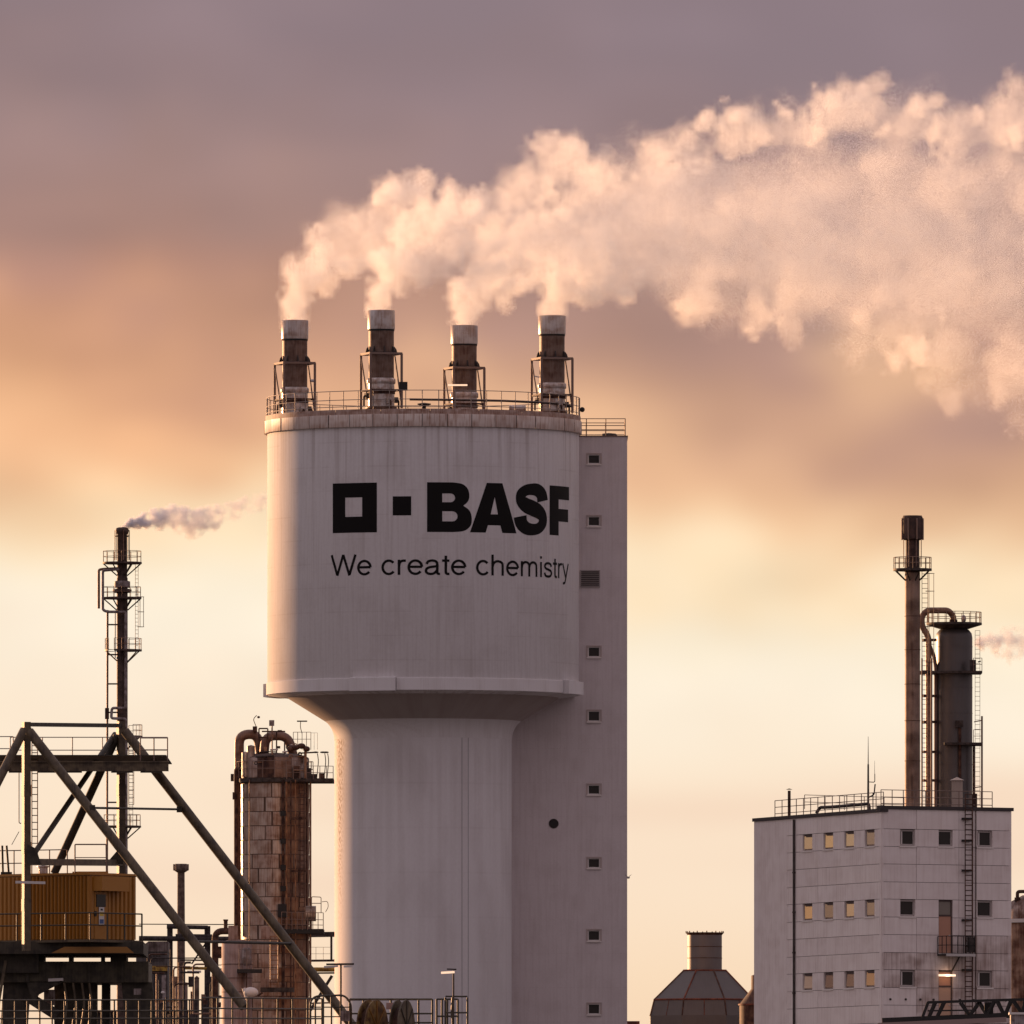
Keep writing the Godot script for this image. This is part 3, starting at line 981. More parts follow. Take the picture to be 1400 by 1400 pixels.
# ---------------------------------------------------------------- stair tower
func make_stair_tower() -> void:
	var d := 1002.5
	var z := 1000.0 - d
	var right := P(857.5, 0, d).x
	var top := P(0, 597, d).y
	var left := P(640, 0, d).x
	var depth := 5.2
	var st := thing("stair_tower", "plain pale stair tower with a column of small square windows behind the water tower", "building", Vector3((left + right) / 2, 0, z - depth / 2))
	# the front wall is built round its openings: a strip on each side, and pieces between the windows
	var wx0 := P(803.5, 0, d).x
	var wx1 := P(820.5, 0, d).x
	var rows := [[621.0, 634.5], [705.5, 719.5], [779.5, 803.5], [884.0, 898.5], [971.5, 986.5], [1072.5, 1086.5], [1173.0, 1187.0], [1271.5, 1286.5], [1372.0, 1387.0]]
	var g := Mb.new()
	var wall := func(x0: float, x1: float, y0: float, y1: float, z0: float, z1: float) -> void: g.box(Vector3((x0 + x1) / 2, (y0 + y1) / 2, (z0 + z1) / 2), Vector3(x1 - x0, y1 - y0, absf(z1 - z0)))
	wall.call(left, wx0, 0.0, top, z - 0.3, z)
	wall.call(wx1, right, 0.0, top, z - 0.3, z)
	var last := top
	for r in rows:
		var hi := P(0, r[0], d).y
		wall.call(wx0, wx1, hi, last, z - 0.3, z)
		last = P(0, r[1], d).y
	wall.call(wx0, wx1, 0.0, last, z - 0.3, z)
	wall.call(left, left + 0.3, 0.0, top, z - depth, z - 0.3)
	wall.call(right - 0.3, right, 0.0, top, z - depth, z - 0.3)
	wall.call(left + 0.3, right - 0.3, 0.0, top, z - depth, z - depth + 0.3)
	wall.call(left + 0.3, right - 0.3, top - 0.3, top - 0.02, z - depth + 0.3, z - 0.3)
	obj("wall", g, mats.stair_paint, st)
	obj("roof_edge", Mb.new().box(Vector3((left + right) / 2, top + 0.03, z - depth / 2), Vector3(right - left + 0.1, 0.07, depth + 0.1)), mats.rail_rust, st)
	for i in rows.size():
		var y1 := P(0, rows[i][0], d).y
		var y0 := P(0, rows[i][1], d).y
		var louvred: bool = i == 2
		var xa := wx0 if not louvred else P(793, 0, d).x
		var win := obj("louvre_window" if louvred else "window", frame_shape(xa, wx1, y0, y1, z - (0.12 if not louvred else -0.02), 0.07), mats["frame_white" if not louvred else "louvre"], st)
		obj("pane", Mb.new().box(Vector3((xa + wx1) / 2, (y0 + y1) / 2, z - 0.20), Vector3(wx1 - xa - 0.02, y1 - y0 - 0.02, 0.03)), mats.dark_glass, win)
		if louvred:
			obj("backing", Mb.new().box(Vector3((xa + wx1) / 2, (y0 + y1) / 2, z + 0.004), Vector3(wx1 - xa - 0.1, y1 - y0 - 0.1, 0.02)), mats.black, win)
			for k in 9:
				var yy := lerpf(y0 + 0.1, y1 - 0.06, k / 8.0)
				obj("slat", Mb.new().block(Vector3((xa + wx1) / 2, yy, z + 0.045), Vector3((wx1 - xa) / 2 - 0.07, 0, 0), Vector3(0, 0.026, 0.02), Vector3(0, -0.006, 0.008)), mats.louvre, win)
		else:
			obj("sill", Mb.new().box(Vector3((xa + wx1) / 2, y0 - 0.035, z + 0.04), Vector3(wx1 - xa + 0.14, 0.09, 0.14)), mats.sill, win)
			var s := Mb.new()
			for e in [[xa - 0.05, y0, y1 + 0.07, 0.1], [wx1 + 0.05, y0, y1 + 0.07, 0.1]]:
				s.box(Vector3(e[0], (e[1] + e[2]) / 2, z + 0.012), Vector3(0.1, e[2] - e[1], 0.03))
			s.box(Vector3((xa + wx1) / 2, y1 + 0.035, z + 0.012), Vector3(wx1 - xa, 0.07, 0.03))
			obj("surround", s, mats.stair_trim, win)
	var hole := P(757, 1126, d)
	obj("round_vent", Mb.new().tube(hole - Vector3(0, 0, 0.1), hole + Vector3(0, 0, 0.03), 0.25, -1, 20), mats.black, st)
	obj("vent_collar", torus(hole + Vector3(0, 0, 0.02), 0.27, 0.035), mats.steel_dark, st)
	var rail := thing("stair_tower_railing", "rusty railing on the flat roof of the stair tower", "railing", Vector3((left + right) / 2, top, z - depth / 2))
	var e := 0.12
	var pts := chain([Vector3(left + e, top + 0.06, z - e), Vector3(right - e, top + 0.06, z - e), Vector3(right - e, top + 0.06, z - depth + e), Vector3(left + e, top + 0.06, z - depth + e)], 1.25)
	railing(rail, pts, 1.05, mats.rail_rust, 0.028, [1.0, 0.6, 0.3], false)
	var hatch := obj("roof_hatch", Mb.new().lathe(Vector3(P(833, 0, d).x, top + 0.06, z - 1.8), [Vector2(0.5, 0), Vector2(0.5, 0.16), Vector2(0.4, 0.22), Vector2(0.01, 0.26)], 16), mats.steel_dark)
	tag(hatch, "low dark round hatch cover on the flat roof of the stair tower", "hatch")

func frame_shape(x0: float, x1: float, y0: float, y1: float, z: float, w: float) -> Mb:
	var g := Mb.new()
	g.box(Vector3(x0 + w / 2, (y0 + y1) / 2, z), Vector3(w, y1 - y0, 0.08))
	g.box(Vector3(x1 - w / 2, (y0 + y1) / 2, z), Vector3(w, y1 - y0, 0.08))
	g.box(Vector3((x0 + x1) / 2, y0 + w / 2, z), Vector3(x1 - x0 - 2 * w, w, 0.08))
	g.box(Vector3((x0 + x1) / 2, y1 - w / 2, z), Vector3(x1 - x0 - 2 * w, w, 0.08))
	return g

func torus(o: Vector3, r: float, w: float) -> Mb:   # lies across z
	var g := Mb.new()
	for i in 24:
		var a := TAU * i / 24
		var b := TAU * (i + 1) / 24
		g.tube(o + Vector3(cos(a), sin(a), 0) * r, o + Vector3(cos(b), sin(b), 0) * r, w, -1, 6, false)
	return g

# ---------------------------------------------------------------- chimneys on the drum
func make_chimneys() -> void:
	var top := 58.5 + EYE      # all four are alike
	var y0 := 66.55            # roof
	var axis := Vector3(TOWER_X, 0, 0)
	var o := axis + Vector3(-7.9, y0, -2.5)
	var t := thing("roof_chimney", "", "chimney", o, "four chimneys on the water tower roof")
	var H := func(down: float) -> float: return top - down / 22.3 - y0   # pixels below the top
	var lath := func(called: String, prof: Array, m: Material) -> Node: return obj(called, Mb.new().lathe(o, prof, 40), m, t)
	lath.call("cap", [Vector2(0.83, H.call(25)), Vector2(0.83, H.call(0)), Vector2(0.79, H.call(-0.6)), Vector2(0.75, H.call(0)), Vector2(0.75, H.call(24))], mats.cap_steel)
	lath.call("cap_joint", [Vector2(0.80, H.call(27.5)), Vector2(0.80, H.call(25.2)), Vector2(0.7, H.call(25.1))], mats.black)
	lath.call("flue", [Vector2(0.77, H.call(91)), Vector2(0.77, H.call(27))], mats.stack_rust)
	lath.call("collar_ring", [Vector2(0.76, H.call(57.5)), Vector2(0.86, H.call(57.5)), Vector2(0.86, H.call(56)), Vector2(0.76, H.call(56))], mats.steel_dark)
	lath.call("flange", [Vector2(0.76, H.call(99)), Vector2(0.85, H.call(99)), Vector2(0.87, H.call(98)), Vector2(0.87, H.call(94)), Vector2(0.84, H.call(92)), Vector2(0.76, H.call(91))], mats.silver)
	lath.call("lower_flue", [Vector2(0.80, 0.0), Vector2(0.80, H.call(99))], mats.silver)
	lath.call("clamp_band", [Vector2(0.79, H.call(113)), Vector2(0.84, H.call(113)), Vector2(0.84, H.call(109)), Vector2(0.79, H.call(109))], mats.rust_dark)
	lath.call("base_flange", [Vector2(0.80, 0.0), Vector2(0.95, 0.0), Vector2(0.95, 0.12), Vector2(0.80, 0.14)], mats.stack_rust)
	# lugs above the ring
	for k in 8:
		var a := TAU * k / 8 + 0.31
		var r := Vector3(sin(a), 0, cos(a))
		var g := Mb.new()
		g.prism(PackedVector2Array([Vector2(0.76, H.call(57)), Vector2(1.0, H.call(57)), Vector2(0.94, H.call(52)), Vector2(0.8, H.call(48))]), o - r.cross(Vector3.UP) * -0.03, r, Vector3.UP, r.cross(Vector3.UP) * 0.06)
		obj("lug", g, mats.steel_dark, t)
	# frame of four posts, turned like the square of chimneys
	var turn := deg_to_rad(17.6)
	var c := []
	for k in 4:
		var a := turn + PI / 4 + k * PI / 2
		c.append(o + Vector3(sin(a), 0, cos(a)) * 1.40)
	var yt: float = H.call(58.5)
	for k in 4:
		obj("frame_post", Mb.new().tube(c[k], c[k] + Vector3.UP * yt, 0.078, -1, 8), mats.rail_rust, t)
		var n: Vector3 = c[(k + 1) % 4]
		obj("frame_beam", Mb.new().bar(c[k] + Vector3.UP * yt, n + Vector3.UP * yt, 0.1, 0.13), mats.rail_rust, t)
		obj("tie_beam", Mb.new().bar(c[k] + Vector3.UP * H.call(108), n + Vector3.UP * H.call(108), 0.07, 0.09), mats.rust_dark, t)
		obj("strut", Mb.new().tube(c[k] + Vector3.UP * yt, o + (c[k] - o) * 0.57 + Vector3.UP * yt, 0.07, -1, 6), mats.rail_rust, t)
	obj("brace", Mb.new().tube(c[0] + Vector3.UP * 0.15, c[1].lerp(c[0], 0.3) + Vector3.UP * (yt - 0.1), 0.045, -1, 6), mats.rail_rust, t)
	obj("brace", Mb.new().tube(c[2] + Vector3.UP * (yt - 0.1), c[3].lerp(c[2], 0.4) + Vector3.UP * 0.9, 0.045, -1, 6), mats.rail_rust, t)
	# valves and pipes round the foot
	for k in 4:
		var a := turn + k * PI / 2 + 0.2
		var r := Vector3(sin(a), 0, cos(a))
		var p: Vector3 = o + r * 0.98 + Vector3.UP * (0.45 + 0.1 * k)
		obj("valve_box", Mb.new().box(p, Vector3(0.26, 0.34, 0.26), a), mats["steel_dark" if k % 2 else "silver"], t)
		obj("foot_pipe", Mb.new().pipe([p, p + r * 0.22, p + r * 0.22 - Vector3.UP * 0.6], 0.06, 8), mats.rust_dark, t)
	t.set_meta("label", "chimney with pale cap nearest the left edge of the water tower roof")
	for q in [[Vector3(-2.5, 0, 7.9), "second chimney from the left on the water tower roof, highest of the four"], [Vector3(2.5, 0, -7.9), "third chimney from the left on the water tower roof, lowest of the four"], [Vector3(7.9, 0, 2.5), "rightmost chimney on the water tower roof, nearest the stair tower"]]:
		var e: Node3D = t.duplicate()
		e.name = numbered("roof_chimney")
		add_child(e)
		e.position = axis + q[0] + Vector3.UP * y0
		e.set_meta("label", q[1])
	# fittings that only some of them carry
	var lamp := obj("tube_lamp", Mb.new().tube(P(425, 520.5, 1001.5), P(429, 520.5, 1001.5), 0.09, -1, 8), mats.lamp_body)
	tag(lamp, "small pale lamp hung on the frame of the leftmost roof chimney", "lamp", "roof lamps")
	var l2 := obj("tube_lamp", Mb.new().bar(P(612.5, 526.5, 1006), P(639, 526.5, 1006), 0.12, 0.1), mats.lamp_tube)
	tag(l2, "glowing tube lamp across the foot of the third roof chimney", "lamp", "roof lamps")
	var box := obj("control_box", Mb.new().box(P(551.5, 528, 991.5), Vector3(0.5, 0.52, 0.3)), mats.black)
	tag(box, "small black control box on the frame of the second roof chimney", "control box")
	var l3 := obj("tube_lamp", Mb.new().bar(P(730, 514, 997), P(738, 516, 997), 0.12, 0.07), mats.lamp_body)
	tag(l3, "small pale lamp on the left frame post of the rightmost roof chimney", "lamp", "roof lamps")
	var run := Mb.new()
	run.pipe([P(560, 546, 994), P(600, 546.5, 994), P(690, 548, 994), P(770, 552, 997), P(782, 556, 998)], 0.07, 8)
	tag(obj("roof_pipe", run, mats.steel_dark), "thin dark pipe running along the right side of the water tower roof behind the railing", "pipe")
	tag(obj("pipe_joint", Mb.new().ball(P(796, 560, 999.5), Vector3(0.16, 0.16, 0.16)), mats.black), "dark round pipe end sticking out beside the rightmost roof chimney", "pipe end")
	tag(obj("roof_drum", Mb.new().tube(P(696, 558.5, 996), P(719, 558.5, 996), 0.22, -1, 14), mats.silver), "small shiny horizontal cylinder on the roof between the two right chimneys", "cylinder")
	tag(obj("roof_valve", Mb.new().lathe(P(580, 560, 991), [Vector2(0.1, 0), Vector2(0.12, 0.22), Vector2(0.42, 0.3), Vector2(0.42, 0.36), Vector2(0.02, 0.42)], 14), mats.steel_dark), "low dark vent cap on the roof between the second and third chimneys", "vent")

# ---------------------------------------------------------------- smoke: droplets strewn through the billows
# a cube of air, twice the grid's step across, with droplets thinning out towards its sides so that neighbours run together
func droplets(count: int, step: float, size: float, sd: int) -> ArrayMesh:
	var rng := RandomNumberGenerator.new()
	rng.seed = sd
	var g := Mb.new()
	for i in count:
		var p := Vector3(rng.randf() + rng.randf() - 1.0, rng.randf() + rng.randf() - 1.0, rng.randf() + rng.randf() - 1.0) * step
		var a := Vector3(rng.randfn(), rng.randfn(), rng.randfn()).normalized()
		var b := a.cross(Vector3(rng.randfn(), rng.randfn(), rng.randfn())).normalized()
		var s := size * rng.randf_range(0.75, 1.25)
		g.tri(p + a * s, p + (b * 0.87 - a * 0.5) * s, p + (b * -0.87 - a * 0.5) * s)
	return g.mesh()

# balls: x, y, radius and depth in the measure of the picture at that distance, and how thick the smoke is there (optional)
func plume(called: String, label: String, group: String, balls: Array, dist: float, step: float, size: float, thick: float, sd: int, m: Material = null, edge := 0.50, fine := 1.0, mouth := 0.76) -> void:
	var coarse := noise(0.20 * fine, sd, 4)
	var small := noise(0.62 * fine, sd + 50, 3)
	var rng := RandomNumberGenerator.new()
	rng.seed = sd
	var veil := noise(0.11 * fine, sd + 13, 3)
	var warp_x := noise(0.28 * fine, sd + 7, 3)
	var warp_y := noise(0.28 * fine, sd + 9, 3)
	var lo := Vector3(1e9, 1e9, 1e9)
	var hi := -lo
	var cs := []
	var more := []
	for b in balls:   # smaller billows swell out of the larger ones
		if b[2] > 22:
			for k in (3 if b[2] < 60 else 2):
				var a := rng.randf() * TAU
				var far: float = b[2] * rng.randf_range(0.55, 0.95)
				more.append([b[0] + cos(a) * far, b[1] + sin(a) * far, b[2] * rng.randf_range(0.28, 0.52), b[3] + rng.randf_range(-0.5, 0.5) * b[2] * dist / F, (b[4] if b.size() > 4 else 1.0) * (0.75 if b[2] < 60 else 0.42)])
	for b in balls + more:
		var p := P(b[0], b[1], dist + b[3])
		var r := m_of(b[2], dist)
		cs.append([p, r, b[4] if b.size() > 4 else 1.0])
		lo = lo.min(p - Vector3.ONE * r * 1.5)
		hi = hi.max(p + Vector3.ONE * r * 1.5)
	var nx := int((hi.x - lo.x) / step) + 1
	var ny := int((hi.y - lo.y) / step) + 1
	var nz := int((hi.z - lo.z) / step) + 1
	var near := PackedFloat32Array()   # 1 at a ball's centre, 0 at its surface, below 0 outside
	near.resize(nx * ny * nz)
	near.fill(-1.0)
	var rad := PackedFloat32Array()
	rad.resize(nx * ny * nz)
	var dens := PackedFloat32Array()
	dens.resize(nx * ny * nz)
	for q in cs:
		var p: Vector3 = q[0] - lo
		var r: float = q[1]
		var w: float = q[2]
		var R := r * 1.3
		for x in range(maxi(0, int((p.x - R) / step)), mini(nx, int((p.x + R) / step) + 1)):
			var dx := x * step - p.x
			for y in range(maxi(0, int((p.y - R) / step)), mini(ny, int((p.y + R) / step) + 1)):
				var dy := y * step - p.y
				var rest := R * R - dx * dx - dy * dy
				if rest <= 0:
					continue
				var z0 := sqrt(rest)
				var at := (x * ny + y) * nz
				for z in range(maxi(0, int((p.z - z0) / step)), mini(nz, int((p.z + z0) / step) + 1)):
					var dz := z * step - p.z
					var k := 1.0 - sqrt(dx * dx + dy * dy + dz * dz) / r
					if k > near[at + z]:
						near[at + z] = k
						rad[at + z] = r
						dens[at + z] = w
	var levels := []
	for k in 17:
		levels.append(PackedVector3Array())
	var per_drop := 0.65 * size * size * 1.02   # what one droplet covers on average
	for x in nx:
		for y in ny:
			for z in nz:
				var at := (x * ny + y) * nz + z
				if near[at] < -0.8:
					continue
				var p := lo + Vector3(x, y, z) * step
				var bend := minf(rad[at] * 0.42, 1.5) / step
				var fx := clampi(int(x + 0.5 + bend * warp_x.get_noise_3dv(p)), 0, nx - 1)
				var fy := clampi(int(y + 0.5 + bend * warp_y.get_noise_3dv(p)), 0, ny - 1)
				at = (fx * ny + fy) * nz + z
				var k := near[at]
				if k < -0.35:
					continue
				var r := rad[at]
				var u := step01(0.9, 3.2, r)
				var billow := 0.0
				if u > 0.0:
					billow += coarse.get_noise_3dv(p) * u
				if u < 1.0:
					billow += small.get_noise_3dv(p) * (1.0 - u)
				var f := k + billow * edge * (1.6 - k)
				if f < 0.02:
					continue
				var s := thick * pow(mouth / maxf(r, mouth), 1.5) * dens[at] * step01(0.0, 0.22 + 0.78 * u, f) * (0.55 + 0.45 * step01(0.15, 0.8, f)) * (1.0 + 0.8 * u * veil.get_noise_3d(p.x * 0.5, p.y, p.z))
				var want := s / per_drop * step * step * step
				if want < 1.2:
					continue
				var lv := log(want / 2.0) / log(2.0) * 1.4 + rng.randf()
				if lv >= 0:
					levels[mini(16, int(lv))].append(p)
	var o := thing(called, label, "smoke", cs[0][0], group)
	for k in 17:
		var places: PackedVector3Array = levels[k]
		if places.is_empty():
			continue
		var mm := MultiMesh.new()
		mm.transform_format = MultiMesh.TRANSFORM_3D
		mm.mesh = droplets(maxi(1, roundi(2.0 * pow(2.0, (k + 0.0) / 1.4))), step, size, sd + k)
		mm.instance_count = places.size()
		for i in places.size():
			var bs := Basis(Vector3.UP, PI / 2 * (rng.randi() % 4)) * Basis(Vector3.RIGHT, PI / 2 * (rng.randi() % 4))
			mm.set_instance_transform(i, Transform3D(bs, places[i] - o.position))
		var c := MultiMeshInstance3D.new()
		c.name = "billow"
		o.add_child(c, true)
		c.multimesh = mm
		c.material_override = m if m else (mats.smoke as Material)
		stuff(c)

func along(spine: Array, step := 0.35) -> Array:   # balls in a row, so close that they run together
	var out := []
	for i in spine.size() - 1:
		var a: Array = spine[i]
		var b: Array = spine[i + 1]
		var l := Vector2(a[0], a[1]).distance_to(Vector2(b[0], b[1]))
		var k := maxi(1, roundi(l / (step * (a[2] + b[2]) / 2)))
		for j in k:
			var u := float(j) / k
			out.append([lerpf(a[0], b[0], u), lerpf(a[1], b[1], u), lerpf(a[2], b[2], u), lerpf(a[3], b[3], u)])
	return out

func make_smoke() -> void:
	var g := "smoke drifting from the four roof chimneys"
	var p1 := along([[402, 437, 17, 2.5], [404, 418, 19, 2.5], [409, 396, 24, 2.5], [424, 366, 34, 2.5], [455, 336, 46, 2.5], [505, 312, 58, 2.5], [575, 308, 56, 2.5], [680, 318, 56, 2.5], [820, 278, 78, 2.5], [980, 252, 92, 2.5], [1150, 240, 105, 2.5], [1320, 250, 110, 2.5], [1480, 260, 120, 2.5]])
	p1.append_array([[548, 266, 30, 2.5], [575, 262, 26, 2.5], [616, 282, 28, 2.5], [722, 250, 40, 2.5], [765, 225, 44, 2.5], [792, 232, 34, 2.5], [842, 248, 34, 2.5], [905, 215, 34, 2.5], [942, 200, 38, 2.5], [1000, 185, 40, 2.5], [1030, 180, 32, 2.5], [1092, 178, 40, 2.5], [1150, 158, 44, 2.5], [1195, 150, 38, 2.5], [1240, 172, 44, 2.5], [1310, 178, 46, 2.5], [1370, 160, 50, 2.5], [1420, 170, 50, 2.5], [1160, 125, 22, 2.5, 0.4], [1200, 118, 20, 2.5, 0.35], [1390, 120, 26, 2.5, 0.4]])
	plume("smoke_plume", "longest pink smoke plume, leaving the leftmost roof chimney and forming the upper billows", g, p1, 1000, 0.30, 0.0062, 1.5, 101)
	var p2 := along([[521, 422, 17, -7.9], [523, 403, 19, -7.9], [529, 378, 26, -7.9], [552, 350, 40, -7.9], [610, 335, 56, -7.9], [720, 330, 60, -7.9], [880, 305, 88, -7.9], [1060, 300, 98, -7.9], [1250, 310, 108, -7.9], [1480, 320, 120, -7.9]])
	plume("smoke_plume", "smoke plume leaving the second roof chimney from the left, in front of the others", g, p2, 1000, 0.30, 0.0062, 1.5, 102)
	var p3 := along([[634, 446, 17, 7.9], [636, 426, 20, 7.9], [642, 402, 27, 7.9], [665, 372, 42, 7.9], [730, 345, 56, 7.9], [840, 325, 74, 7.9], [1000, 320, 92, 7.9], [1180, 330, 105, 7.9], [1330, 350, 115, 7.9], [1480, 370, 125, 7.9]])
	plume("smoke_plume", "smoke plume leaving the third roof chimney from the left, behind the others", g, p3, 1000, 0.30, 0.0062, 1.5, 103)
	var p4 := along([[755, 431, 17, -2.5], [757, 411, 19, -2.5], [764, 390, 26, -2.5], [790, 370, 40, -2.5], [860, 362, 56, -2.5], [960, 375, 72, -2.5], [1090, 385, 82, -2.5], [1220, 400, 92, -2.5], [1340, 420, 100, -2.5], [1480, 440, 110, -2.5]])
	p4.append_array([[950, 420, 36, -2.5, 1], [1040, 425, 38, -2.5, 1], [1290, 480, 55, -2.5, 1], [1370, 495, 60, -2.5, 1], [1230, 450, 50, -2.5, 0.8], [1285, 515, 42, -2.5, 0.22], [1340, 530, 48, -2.5, 0.2], [1395, 535, 50, -2.5, 0.2], [1180, 465, 40, -2.5, 0.3]])
	plume("smoke_plume", "smoke plume leaving the rightmost roof chimney and sagging low towards the right", g, p4, 1000, 0.30, 0.0062, 1.5, 104)
	var f := [[169, 720, 4, 0, 3], [174, 717, 5, 0, 3], [181, 715, 6, 0, 3], [189, 714, 8, 0, 2.5], [199, 712, 10, 0, 2.5], [210, 712, 12, 0, 2], [222, 709, 13, 0, 2], [235, 711, 16, 0, 1.6], [249, 712, 17, 0, 1.5], [262, 716, 17, 0, 1.4], [273, 711, 15, 0, 1.3], [286, 709, 15, 0, 1.1], [298, 703, 12, 0, 0.8], [311, 699, 11, 0, 0.6], [325, 695, 12, 0, 0.6], [338, 691, 11, 0, 0.5], [350, 688, 11, 0, 0.42], [362, 685, 10, 0, 0.36], [376, 682, 10, 0, 0.3], [318, 700, 9, 0, 0.4], [260, 727, 9, 0, 0.7], [236, 698, 8, 0, 0.8], [211, 703, 7, 0, 1]]
	plume("smoke_wisp", "small grey-violet smoke wisp trailing right from the flare stack", "", f, 1250, 0.16, 0.009, 4.6, 105, mats.smoke_grey, 1.15, 1.5, 0.4)
	var q := [[1340, 880, 8, 0, 1], [1352, 878, 12, 0, 1], [1366, 880, 15, 0, 1], [1380, 876, 16, 0, 1], [1396, 878, 18, 0, 1], [1412, 874, 18, 0, 1], [1430, 877, 20, 0, 1], [1385, 898, 9, 0, 0.4]]
	plume("smoke_wisp", "grey smoke bank drifting in the sky at the right edge beside the grey column", "", q, 1500, 0.22, 0.012, 2.4, 106, mats.smoke_grey, 1.15, 1.2, 0.6)

# ---------------------------------------------------------------- helpers that measure by the picture's scale at a given distance
func bx(x0: float, x1: float, y0: float, y1: float, d: float, deep: float, g: Mb = null) -> Mb:   # a box whose front lies d metres away
	if g == null:
		g = Mb.new()
	var a := P(x0, y1, d)
	var b := P(x1, y0, d)
	return g.box(Vector3((a.x + b.x) / 2, (a.y + b.y) / 2, a.z - deep / 2), Vector3(b.x - a.x, b.y - a.y, deep))

func cyl(x: float, r: float, y0: float, y1: float, d: float, seg := 32, g: Mb = null) -> Mb:   # upright cylinder, y0 its top
	if g == null:
		g = Mb.new()
	var rr := m_of(r, d)
	var a := P(x, y1, d)
	var h := P(x, y0, d).y - a.y
	return g.lathe(a, [Vector2(rr, 0), Vector2(rr, h), Vector2(0.001, h)], seg, 0, TAU, 0.99)

func rod(x0: float, y0: float, d0: float, x1: float, y1: float, d1: float, w: float, g: Mb = null, seg := 6) -> Mb:   # round bar, w pixels thick
	if g == null:
		g = Mb.new()
	return g.tube(P(x0, y0, d0), P(x1, y1, d1), m_of(w / 2, (d0 + d1) / 2), -1, seg)

func beam(x0: float, y0: float, d0: float, x1: float, y1: float, d1: float, w: float, h: float, g: Mb = null) -> Mb:
	if g == null:
		g = Mb.new()
	return g.bar(P(x0, y0, d0), P(x1, y1, d1), m_of(w, d0), m_of(h, d0))

# a round platform with its railing and brackets, as parts of a column
func ring_platform(o: Node, c: Vector3, r0: float, r1: float, from: float, to: float, k: int, deck: Material, rails: Material, brackets := 5, h := 1.05) -> void:
	obj("platform", Mb.new().lathe(c, [Vector2(r0, -0.14), Vector2(r1, -0.14), Vector2(r1, 0), Vector2(r0, 0)], 32, from, to), deck, o)
	railing(o, ring(c, r1 - 0.04, k, from, to), h, rails, 0.022, [1.0, 0.5], is_equal_approx(to - from, TAU))
	for i in brackets:
		var a := lerpf(from, to, (i + 0.5) / brackets)
		var r := Vector3(sin(a), 0, cos(a))
		obj("bracket", Mb.new().tube(c + r * (r1 - 0.1) - Vector3.UP * 0.14, c + r * r0 - Vector3.UP * (0.14 + (r1 - r0) * 0.8), 0.05, -1, 5), deck, o)

